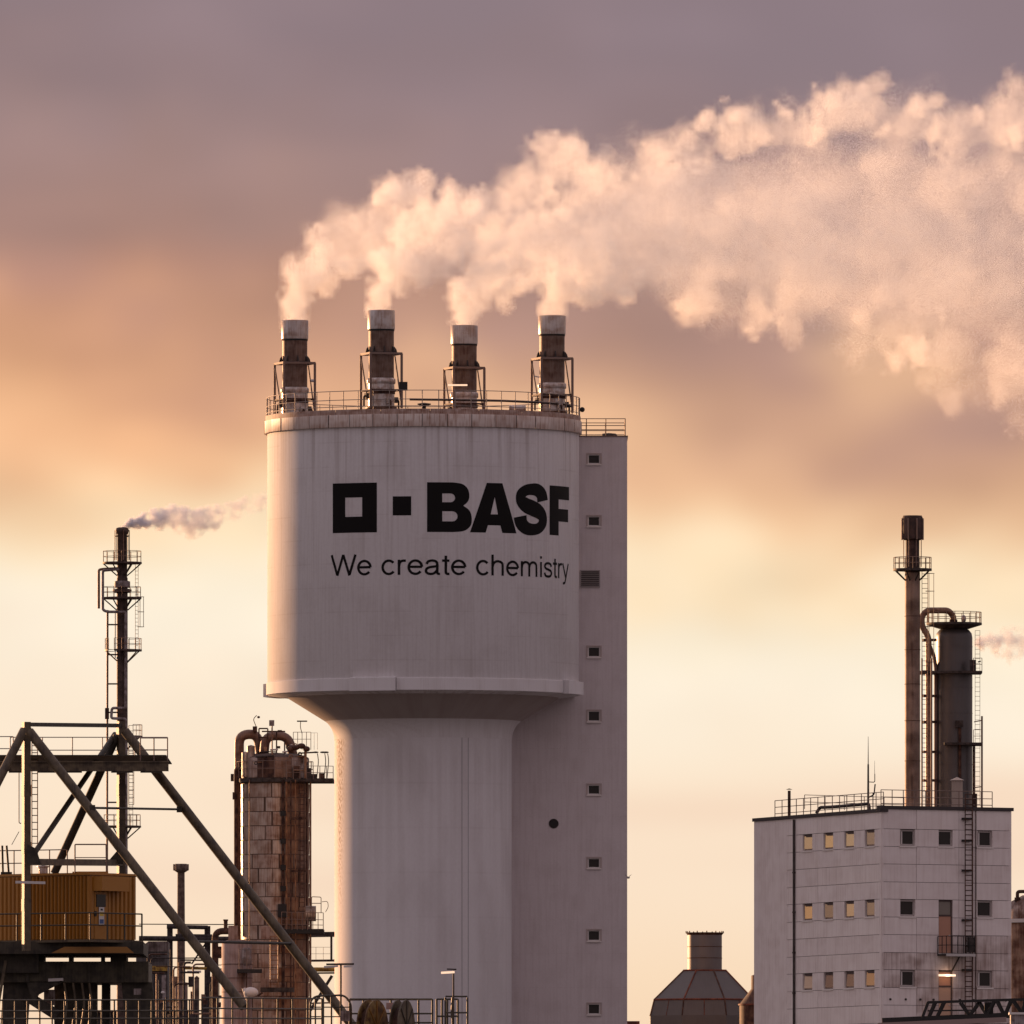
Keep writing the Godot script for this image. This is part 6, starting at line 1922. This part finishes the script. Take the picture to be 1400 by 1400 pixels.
# ---------------------------------------------------------------- twin reactor columns beside the tower
func make_columns() -> void:
	var d := 1062.0
	var o := P(376, 1740, d)
	o.y = 0
	var y := func(p: float) -> float: return P(0, p, d).y
	var r := func(p: float) -> float: return m_of(p, d)
	var s := thing("reactor_column", "broad rusty column clad in metal sheets, crowned with pipework, left of the tower shaft", "column", o)
	var R: float = r.call(47)
	obj("shell", Mb.new().lathe(o, [Vector2(R - 0.05, 0), Vector2(R - 0.05, y.call(1036)), Vector2(R * 0.7, y.call(1031)), Vector2(0.01, y.call(1029))], 40), mats.clad_seam, s)
	var course := 0
	var at := 1072.0
	var rng := RandomNumberGenerator.new()
	rng.seed = 3
	while at < 1420:
		var tall := 19.4
		for k in 15:
			var a := TAU * (k + 0.5 * (course % 2) + 0.15 * rng.randf()) / 15 - 0.1
			var w := TAU / 15 * 0.975
			var g := Mb.new().lathe(o, [Vector2(R - 0.06, y.call(at + tall - 0.7)), Vector2(R, y.call(at + tall - 0.7)), Vector2(R + 0.012, y.call(at + 0.4)), Vector2(R - 0.06, y.call(at + 0.4))], 5, a, a + w)
			var side := fposmod(a + w / 2, TAU)
			var kinds := ["clad_a", "clad_b", "clad_c", "clad_a"] if side < 0.22 or side > 2.2 else ["rust_orange", "rust_orange_b", "rust_brown", "rust_orange"]
			obj("cladding_sheet", g, mats[kinds[rng.randi() % 4]], s)
		at += tall
		course += 1
	for k in 12:
		var a := TAU * k / 12
		obj("upper_sheet", Mb.new().lathe(o, [Vector2(R - 0.06, y.call(1064)), Vector2(R - 0.02, y.call(1064)), Vector2(R - 0.02, y.call(1037)), Vector2(R - 0.1, y.call(1036))], 6, a, a + TAU / 12 * 0.98), mats[["rust_brown", "clad_c", "rust_dark"][k % 3]], s)
	# platform shared by both
	var deck := Mb.new()
	deck.lathe(P(376, 1067, d), [Vector2(R, -0.15), Vector2(r.call(53), -0.15), Vector2(r.call(53), 0.1), Vector2(R, 0.1)], 48)
	obj("platform", deck, mats.steel_dark, s)
	railing(s, ring(P(376, 1064.5, d), r.call(52), 20), r.call(23), mats.rail_rust, 0.022, [1.0, 0.55], true)
	obj("overhead_pipe", Mb.new().pipe([P(327, 1300, d + 0.3), P(327, 1005, d + 0.3), P(352, 1003, d + 0.3), P(356, 1030, d + 0.3)], r.call(6.6), 14, 0.9), mats.rust_pipe, s)
	obj("overhead_pipe", Mb.new().pipe([P(361, 1032, d - 0.4), P(363, 1006, d - 0.4), P(393, 1006, d - 0.2), P(401, 1030, d), P(402, 1060, d)], r.call(6.4), 14, 1.0), mats.rust_pipe, s)
	for q in [[348.5, 993.0], [382.5, 998.0]]:
		obj("pipe_flange", bx(q[0] - 3, q[0] + 3, q[1], q[1] + 7, d - 0.2, 0.4), mats.rust_dark, s)
	obj("down_pipe", Mb.new().pipe([P(333, 1052, d - 0.5), P(323, 1050, d - 0.5), P(323, 1280, d - 0.5)], r.call(3.2), 10, 0.25), mats.rust_dark, s)
	for q in [[317.0, 1063.0], [319.5, 1088.0]]:
		obj("pipe_box", bx(q[0] - 1.6, q[0] + 2.6, q[1] - 5, q[1] + 5, d - 0.9, 0.3), mats.rust_dark, s)
	for q in [[335.0, 1029.0, 4.5, "clad_light"], [343.0, 1020.0, 5.5, "clad_a"]]:
		obj("head_vessel", Mb.new().lathe(P(q[0], 1062, d - 1.2), [Vector2(r.call(q[2]), 0), Vector2(r.call(q[2]), (1062 - q[1]) / F * d), Vector2(0.01, (1062 - q[1] + 1.5) / F * d)], 16), mats[q[3]], s)
	obj("sign_post", rod(372, 990, d - 1.6, 372, 1040, d - 1.6, 2.0), mats.rust_brown, s)
	obj("sign_plate", bx(368, 375, 984.5, 992.5, d - 1.7, 0.05), mats.cabinet_grey, s)
	obj("post_case", bx(368.5, 374.5, 1033, 1040, d - 1.8, 0.3), mats.vent_tan, s)
	var rack := Mb.new()
	for q in [[354, 996, 354, 1035], [366, 996, 366, 1035], [354, 996, 366, 996], [354, 1008, 366, 1008], [358, 1000, 390, 1000], [378, 1000, 378, 1035], [389, 1012, 389, 1060]]:
		rack.tube(P(q[0], q[1], d - 0.9), P(q[2], q[3], d - 0.9), 0.05, -1, 5)
	stuff(obj("pipe_rack", rack, mats.rust_dark, s))
	var clut := RandomNumberGenerator.new()
	clut.seed = 12
	for k in 46:   # pipe ends, cases and valves crowded round the top
		var px := clut.randf_range(345, 421)
		var py := clut.randf_range(1018, 1058)
		var dd := d - clut.randf_range(0.5, 2.6)
		var mm: Material = mats[["rust_dark", "rust_brown", "steel_dark", "silver", "rust_orange"][k % 5]]
		match k % 4:
			0: obj("upright_pipe", rod(px, py, dd, px, 1064, dd, clut.randf_range(1.6, 4.0)), mm, s)
			1: obj("instrument_case", bx(px, px + clut.randf_range(3, 8), py, py + clut.randf_range(3, 7), dd, 0.4), mm, s)
			2: obj("cross_pipe", rod(px, py, dd, px + clut.randf_range(8, 26), py + clut.randf_range(-2, 2), dd, clut.randf_range(1.2, 3.2)), mm, s)
			3: obj("valve_wheel", torus(P(px, py, dd), r.call(clut.randf_range(1.8, 3.2)), 0.04), mm, s)
	var rig := Mb.new()
	for q in [[384, 1040, 4], [391, 1033, 3], [377, 1050, 4.5], [397, 1041, 4], [371, 1052, 3]]:
		rig.ball(P(q[0], q[1], d - 1.5), Vector3.ONE * r.call(q[2]), 5, 8)
		rig.tube(P(q[0], q[1], d - 1.5), P(q[0] + 2, q[1] + 14, d - 1.5), 0.07, -1, 6)
	stuff(obj("valve_cluster", rig, mats.silver, s))
	for q in [[350.0, 993.0, 346.0, 983.0, 351.0, 978.0, 353.5]]:
		obj("gooseneck_lamp", Mb.new().pipe([P(q[0], q[1], d - 1), P(q[2], q[3], d - 1), P(q[4], q[5], d - 1)], 0.025, 6, 0.3), mats.rust_dark, s)
		obj("lamp_head", Mb.new().ball(P(q[6], 980.5, d - 1), Vector3(0.1, 0.08, 0.1), 6, 8), mats.rust_dark, s)
	var t := s
	obj("seam_pipe", rod(391.5, 1066, d - 2.5, 391.5, 1300, d - 2.5, 3.0), mats.pipe_orange, t)
	obj("seam_pipe", rod(387, 1066, d - 2.4, 387, 1400, d - 2.4, 3.6), mats.rust_dark, t)
	for q in [[397.5, 2.2, "rust_dark"], [404.0, 1.6, "pipe_orange"], [419.5, 2.4, "rust_dark"], [424.5, 2.6, "rust_brown"], [341.0, 1.4, "rust_brown"]]:
		obj("riser_pipe", rod(q[0], 1066, d - (2.75 if q[0] > 350 and q[0] < 415 else 2.0), q[0], 1400, d - (2.75 if q[0] > 350 and q[0] < 415 else 2.0), q[1]), mats[q[2]], t)
	for p in [1112.0, 1150.0, 1186.0, 1215.0]:
		obj("bracket_box", bx(383.5, 391, p - 3.5, p + 3.5, d - 2.6, 0.3), mats.black, t)
	ladder(t, P(413, 1240, d - 2.7), P(413, 1068, d - 2.7), Vector3.RIGHT, mats.rust_dark, 0.32, 0.02)
	cage(t, P(413, 1225, d - 2.8), P(413, 1085, d - 2.8), Vector3(0, 0, 1), Vector3.RIGHT, mats.rust_dark, 0.55, 0.018, 0.7)
	for p in [1117.0, 1189.0]:
		obj("rest_platform", bx(399, 419, p, p + 3, d - 2.9, 0.8), mats.rust_dark, t)
	var pl := Mb.new()
	pl.box((P(391, 1067, d - 3.1) + P(456, 1068.5, d + 2.5)) / 2, Vector3(r.call(66), 0.22, 4.6))
	obj("platform", pl, mats.steel_dark, t)
	railing(t, chain([P(392, 1065, d - 3.0), P(455.5, 1065.5, d - 3.0), P(455.5, 1065.5, d + 2.4)], 0.42), r.call(18), mats.rail_rust, 0.022, [1.0, 0.5])
	railing(t, between(P(401, 1025, d - 1.6), P(425, 1025, d - 1.6), 0.32), r.call(24), mats.rail_rust, 0.02, [1.0, 0.6])
	railing(t, between(P(425, 1025, d - 1.6), P(434, 1025, d - 1.6), 0.2), r.call(23), mats.rail_grey, 0.012, [1.0])
	var m2 := Mb.new()
	for q in [[403, 1022, 7, 4], [412, 1020, 6, 4], [419, 1024, 5, 4], [397, 1024, 5, 4]]:
		m2.ball(P(q[0], q[1], d - 2.6), Vector3(r.call(q[2]), r.call(q[3]), 0.3), 6, 10)
	stuff(obj("valve_cluster", m2, mats.rust_dark, t))
	for q in [[406.0, 1047.0], [421.0, 1050.0], [429.0, 1058.0], [440.0, 1057.0]]:
		obj("equipment_case", bx(q[0] - 4, q[0] + 4, q[1], 1066, d - 2.2, 0.6), mats[["rust_dark", "steel_dark"][int(q[0]) % 2]], t)
	for x in [433.0, 443.0, 447.0]:
		obj("gooseneck_lamp", Mb.new().pipe([P(x, 1065, d - 1.9), P(x + 2.5, 1040, d - 1.9), P(x + 1, 1030, d - 1.9)], 0.028, 6, 0.4), mats.steel_dark, t)
		obj("lamp_shade", Mb.new().ball(P(x - 1.5, 1028.5, d - 1.9), Vector3(r.call(4.2), r.call(1.3), 0.15), 6, 10), mats.steel_dark, t)
	obj("gooseneck_lamp", Mb.new().pipe([P(413, 1003, d - 1.5), P(410.5, 994, d - 1.5), P(411, 987, d - 1.5)], 0.025, 6, 0.2), mats.steel_dark, t)
	obj("lamp_shade", beam(406, 986, d - 1.5, 420, 986, d - 1.5, 2, 1.8), mats.steel_dark, t)
	obj("lower_platform", Mb.new().box((P(384, 1273, d - 3) + P(443, 1275, d + 1)) / 2, Vector3(r.call(59), 0.3, 4.2)), mats.black, t)
	railing(t, chain([P(385, 1271, d - 3.1), P(442, 1272, d - 3.1), P(442, 1272, d + 1)], 0.36), r.call(24), mats.rail_rust, 0.024, [1.0, 0.6, 0.3])
	obj("ladder_head", Mb.new().pipe([P(426, 1272, d - 3), P(426, 1226, d - 3), P(439, 1226.5, d - 3), P(439, 1248, d - 3)], 0.025, 6, 0.1), mats.rail_rust, t)
	obj("ladder_head", rod(426, 1235, d - 3, 439, 1235, d - 3, 1.2), mats.rail_rust, t)
	obj("side_drum", Mb.new().tube(P(418, 1249, d - 2.6), P(432, 1249, d - 2.6), r.call(10.5), -1, 24), mats.clad_light, t)
	obj("pump_case", bx(380, 392, 1236, 1254, d - 2.8, 0.8), mats.black, t)
	obj("lamp_bracket", Mb.new().pipe([P(440, 1233, d - 3), P(448, 1232, d - 3), P(449, 1240, d - 3), P(445, 1247, d - 3)], 0.02, 6, 0.15), mats.rail_rust, t)
	# low vessels and pipes before the foot
	var v := thing("low_vessel", "pinkish brown upright vessel at the foot of the clad column", "vessel", Vector3(P(324, 0, d - 5).x, 0, P(0, 0, d - 5).z))
	var R3 := m_of(21, d - 5)
	var vo := v.position
	obj("shell", Mb.new().lathe(vo, [Vector2(R3, 0), Vector2(R3, P(0, 1290, d - 5).y), Vector2(R3 * 0.75, P(0, 1286, d - 5).y), Vector2(0.01, P(0, 1284, d - 5).y)], 32), mats.vessel_pink, v)
	for p in [1318.0, 1337.0, 1356.0]:
		obj("seam_band", Mb.new().lathe(vo, [Vector2(R3, P(0, p + 0.7, d - 5).y), Vector2(R3 + 0.02, P(0, p + 0.7, d - 5).y), Vector2(R3 + 0.02, P(0, p, d - 5).y), Vector2(R3, P(0, p, d - 5).y)], 32), mats.rust_dark, v)
	obj("top_box", bx(312, 325, 1265.5, 1285, d - 5.4, 0.8), mats.vessel_pink, v)
	var w := thing("valve_platform", "small black platform with a white valve drum hung before the clad column", "platform", P(341, 1328, d - 6.5))
	obj("deck", bx(324, 358, 1325, 1330, d - 7, 1.2), mats.black, w)
	obj("hopper", Mb.new().lathe(P(337, 1316, d - 6.5), [Vector2(r.call(3), -0.2), Vector2(r.call(6.5), 0.0), Vector2(r.call(6.5), 0.85), Vector2(r.call(4), 0.95)], 20), mats.cabinet_grey, w)
	obj("hanger", rod(337, 1330, d - 6.5, 337, 1352, d - 6.5, 1.6), mats.rust_dark, w)
	railing(w, between(P(327, 1325, d - 6.9), P(357, 1325, d - 6.9), 0.5), r.call(27), mats.rail_rust, 0.02, [1.0, 0.5])
	var ww := thing("white_valve", "dirty white bulbous valve body just above the mesh railing", "valve", P(343, 1366, d - 8))
	obj("body", Mb.new().ball(P(343, 1356.5, d - 8), Vector3(r.call(10), r.call(7), 0.4), 10, 14), mats.frame_white, ww)
	obj("neck", rod(333, 1351, d - 8, 338, 1366, d - 8, 5), mats.frame_white, ww)
	obj("stem", rod(352, 1362, d - 8, 359, 1357, d - 8, 3), mats.rust_dark, ww)
	for q in [[357.0, 1267.0, 12.0, 17.0], [356.5, 1338.0, 11.0, 14.0]]:
		tag(obj("wall_case", bx(q[0], q[0] + q[2], q[1], q[1] + q[3], d - 3.4, 0.5), mats.vessel_pink), "pinkish metal case on the clad column, %s one" % ("upper" if q[1] < 1300 else "lower"), "case", "cases on the clad column")
	var lp := thing("foot_ladder", "rusty ladder and low platform at the foot of the rusty column", "ladder", P(382, 1400, d - 4))
	ladder(lp, P(375, 1352, d - 4), P(375, 1280, d - 4), Vector3.RIGHT, mats.pipe_orange, 0.5, 0.03)
	obj("deck", bx(356, 402, 1350, 1356, d - 5.0, 1.4), mats.steel_dark, lp)
	railing(lp, between(P(389, 1350, d - 4.9), P(401, 1350, d - 4.9), 0.5), r.call(60), mats.rust_dark, 0.03, [1.0, 0.5, 0.25])

# ---------------------------------------------------------------- pipe bridges and plant between crane and columns
func make_plant() -> void:
	var d := 1350.0
	var pb := thing("pipe_bridge", "dark steel pipe bridge with columns between the crane and the clad column", "pipe bridge", Vector3(P(258, 0, d).x, 0, P(0, 0, d).z))
	for q in [[190.0, 1263.5, 330.0, 1264.0, 1.5], [228.0, 1267.0, 284.0, 1268.0, 6.5], [190.0, 1283.0, 332.0, 1284.0, 8.0], [240.0, 1279.0, 290.0, 1279.5, 5.0], [246.0, 1312.5, 284.0, 1313.0, 2.5]]:
		obj("pipe", rod(q[0], q[1], d - 0.5, q[2], q[3], d - 0.5, q[4]), mats.plant_dark, pb)
	for x in [[228.5, 236.0], [279.5, 287.5]]:
		obj("column", bx(x[0], x[1], 1266, 1740, d, 0.6), mats.plant_dark, pb)
	obj("yellow_pipe", rod(249, 1323.5, d - 1, 283, 1324, d - 1, 4.5), mats.pipe_yellow, pb)
	obj("brace", rod(281, 1290, d, 262, 1318, d, 2.5), mats.plant_dark, pb)
	obj("brace", rod(283, 1370, d, 292, 1335, d, 3), mats.plant_dark, pb)
	var sh := thing("dark_shed", "dark plant building with a hipped top right of the yellow house", "building", Vector3(P(210, 0, d - 40).x, 0, P(0, 0, d - 40).z))
	var e := d - 40
	var base := P(0, 1740, e)
	obj("body", bx(186, 229, 1300, 1740, e, 8.0), mats.shed_grey, sh)
	obj("roof", Mb.new().prism(PackedVector2Array([Vector2(P(184, 0, e).x, P(0, 1301, e).y), Vector2(P(229.5, 0, e).x, P(0, 1301, e).y), Vector2(P(229.5, 0, e).x, P(0, 1287, e).y), Vector2(P(203, 0, e).x, P(0, 1287, e).y)]), Vector3(0, 0, base.z - 8.0), Vector3.RIGHT, Vector3.UP, Vector3(0, 0, 8.1)), mats.shed_roof, sh)
	obj("yellow_girder", bx(197, 229, 1320.5, 1327.5, e - 0.2, 0.4), mats.pipe_yellow, sh)
	for x in [200.0, 211.0, 221.0]:
		obj("wall_rib", bx(x, x + 2, 1328, 1420, e - 0.1, 0.15), mats.plant_dark, sh)
	obj("lit_pipe", bx(221, 227, 1333, 1400, e - 0.4, 0.3), mats.cabinet_grey, sh)
	obj("lamp", Mb.new().ball(P(222.5, 1357, e - 0.6), Vector3(0.16, 0.12, 0.16), 6, 8), mats.frame_white, sh)
	var tk := thing("short_tank", "short pinkish tank with a flat lid below the far stack", "tank", Vector3(P(247, 0, d + 30).x, 0, P(0, 0, d + 30).z))
	var f := d + 30
	obj("shell", Mb.new().lathe(tk.position, [Vector2(m_of(9, f), 0), Vector2(m_of(9, f), P(0, 1346, f).y)], 24), mats.vessel_pink, tk)
	obj("lid", Mb.new().lathe(tk.position, [Vector2(m_of(9, f), P(0, 1346.5, f).y), Vector2(m_of(11, f), P(0, 1346.5, f).y), Vector2(m_of(11, f), P(0, 1343.5, f).y), Vector2(0.01, P(0, 1342, f).y)], 24), mats.rust_dark, tk)
	obj("side_rod", rod(256, 1346, f, 256, 1400, f, 1.2), mats.rust_dark, tk)
	tag(obj("tube_lamp", beam(256, 1328.5, d - 50, 275, 1328.5, d - 50, 2.5, 3), mats.lamp_pale), "pale tube lamp on a short arm left of the long diagonal", "lamp")
	var st := thing("short_stack", "short brown stub stack between two dark posts", "chimney", Vector3(P(269, 0, d + 20).x, 0, P(0, 0, d + 20).z))
	obj("shell", Mb.new().lathe(st.position, [Vector2(m_of(3.4, d), 0), Vector2(m_of(3.4, d), P(0, 1337, d + 20).y)], 16), mats.far_brown, st)
	obj("cap", Mb.new().lathe(st.position, [Vector2(m_of(3.4, d), P(0, 1338, d + 20).y), Vector2(m_of(3.8, d), P(0, 1337, d + 20).y), Vector2(0.01, P(0, 1334, d + 20).y)], 16), mats.rust_dark, st)
	var hp := thing("bent_pipe", "dark bent pipe with an upright stub left of the clad column", "pipe", Vector3(P(297, 0, 1090).x, 0, P(0, 0, 1090).z))
	obj("pipe", Mb.new().pipe([P(316, 1273, 1090), P(294, 1273, 1090), P(294, 1420, 1090)], m_of(4.5, 1090), 12, 0.6), mats.rust_dark, hp)
	obj("stub", rod(308.5, 1257, 1090, 308.5, 1275, 1090, 5.5, null, 12), mats.rust_dark, hp)
	obj("stub_flange", rod(308.5, 1257, 1090, 308.5, 1259, 1090, 7, null, 12), mats.rust_dark, hp)
	obj("lower_pipe", rod(294, 1420, 1090, 294, 2000, 1090, 9, null, 12), mats.rust_dark, hp)
	obj("valve", bx(297, 304, 1294, 1310, 1089, 0.3), mats.rust_dark, hp)
	# foot of the plant seen through the mesh
	for q in [[218.0, 224.0, 1371.0, "leftmost dark post behind the mesh railing, under the orange beam"], [247.0, 256.0, 1368.0, "dark post behind the mesh railing at the orange beam's right end"], [265.0, 270.0, 1366.0, "thinnest dark post behind the mesh railing, below the short brown stack"], [277.0, 285.0, 1367.0, "broad dark post behind the mesh railing in line with the pipe bridge's column"], [290.0, 298.0, 1369.0, "rightmost dark post behind the mesh railing, below the bent pipe"]]:
		tag(obj("plant_post", bx(q[0], q[1], q[2], 1740, 1200, 0.4), mats.plant_dark), q[3], "post", "dark posts behind the mesh railing")
	tag(obj("orange_beam", beam(205, 1370, 1180, 249, 1366, 1180, 4, 4), mats.pipe_orange), "orange-brown beam resting behind the mesh railing below the far stack", "beam")
	var low := thing("low_building", "low dark works building whose top shows between the posts", "building", Vector3(P(215, 0, 1260).x, 0, P(0, 0, 1260).z))
	obj("body", bx(120, 262, 1384, 1740, 1260, 12.0), mats.plant_dark, low)
	obj("roof_edge", bx(119, 263, 1382, 1384, 1259.5, 12.5), mats.rust_dark, low)
	var pw := thing("plant_pipework", "tangle of dark pipes and cases behind the mesh railing between crane and column", "pipework", Vector3(P(262, 0, 1140).x, 0, P(0, 0, 1140).z))
	var rng := RandomNumberGenerator.new()
	rng.seed = 44
	for k in 58:
		var px := rng.randf_range(192, 322)
		var py := rng.randf_range(1292, 1392)
		var dd := rng.randf_range(1120, 1175)
		var mm: Material = mats[["plant_dark", "rust_dark", "plant_dark", "steel_dark", "rust_brown"][k % 5]]
		match k % 4:
			0: obj("upright_pipe", rod(px, py, dd, px, 1740, dd, rng.randf_range(1.2, 3.4)), mm, pw)
			1: obj("pipe", rod(px, py, dd, px + rng.randf_range(18, 60), py + rng.randf_range(-1, 1), dd, rng.randf_range(1.2, 3.2)), mm, pw)
			2: obj("case", bx(px, px + rng.randf_range(4, 14), maxf(py, 1335), maxf(py, 1335) + rng.randf_range(5, 16), dd, 0.6), mm, pw)
			3: obj("elbow_pipe", Mb.new().pipe([P(px, 1420, dd), P(px, py, dd), P(px + rng.randf_range(8, 25), py, dd)], m_of(rng.randf_range(0.8, 1.6), dd), 8, 0.3), mm, pw)
	# right of the rusty column: gantry up to the tower
	var gd := 1090.0
	var ga := thing("pipe_gantry", "dark pipe gantry with a yellow pipe between the rusty column and the tower", "pipe bridge", Vector3(P(440, 0, gd).x, 0, P(0, 0, gd).z))
	obj("beam", beam(420, 1278, gd, 480, 1277, gd, 6, 7), mats.plant_dark, ga)
	obj("beam", beam(420, 1313.5, gd, 480, 1313, gd, 3, 3), mats.plant_dark, ga)
	obj("yellow_pipe", rod(420, 1325.5, gd - 1, 480, 1325.5, gd - 1, 6, null, 12), mats.pipe_yellow, ga)
	obj("pipe", rod(420, 1330.5, gd - 1, 480, 1330, gd - 1, 2.6), mats.plant_dark, ga)
	obj("post", bx(451.5, 454.5, 1278, 1312, gd, 0.2), mats.plant_dark, ga)
	obj("brace", beam(454, 1334, gd, 424, 1382, gd, 4, 4), mats.plant_dark, ga)
	obj("post", bx(460, 464, 1312, 1740, gd + 1, 0.3), mats.plant_dark, ga)
	obj("post", bx(415, 419, 1280, 1740, gd + 1, 0.3), mats.plant_dark, ga)
	obj("lower_pipe", rod(418, 1372, gd, 480, 1370, gd, 2.5), mats.rail_rust, ga)
	railing(ga, between(P(422, 1313, gd), P(452, 1313, gd), 0.45), m_of(18, gd), mats.rail_grey, 0.014, [1.0, 0.5])

func make_bird() -> void:
	var p := P(859, 1200, 990)
	var g := Mb.new()
	g.ball(p, Vector3(0.10, 0.06, 0.09), 6, 8)
	var b := thing("bird", "tiny grey bird gliding beside the right edge of the stair tower", "bird", p)
	obj("body", g, mats.bird_grey, b)
	for s in [-1.0, 1.0]:
		var w := Mb.new()
		w.prism(PackedVector2Array([Vector2(0.0, -0.05), Vector2(0.12, -0.07), Vector2(0.27, -0.02), Vector2(0.12, 0.05), Vector2(0.0, 0.05)]), p + Vector3(0, 0.02, 0), Vector3(0.75 * s, 0.62, -0.25).normalized(), Vector3(0.3, 0, 1).normalized(), Vector3.UP * 0.02)
		obj("wing", w, mats.bird_grey, b)

func _ready() -> void:
	make_camera_and_light()
	make_materials()
	var ground := Mb.new()
	ground.box(Vector3(0, -0.5, -5000), Vector3(24000, 1.0, 14000))
	structure(obj("ground", ground, mats.ground))
	make_tower()
	make_stair_tower()
	make_chimneys()
	make_building()
	make_right_stack()
	make_scrubber()
	make_hopper()
	make_boom()
	make_crane()
	make_flare()
	make_columns()
	make_plant()
	make_walkway()
	make_bird()
	make_smoke()
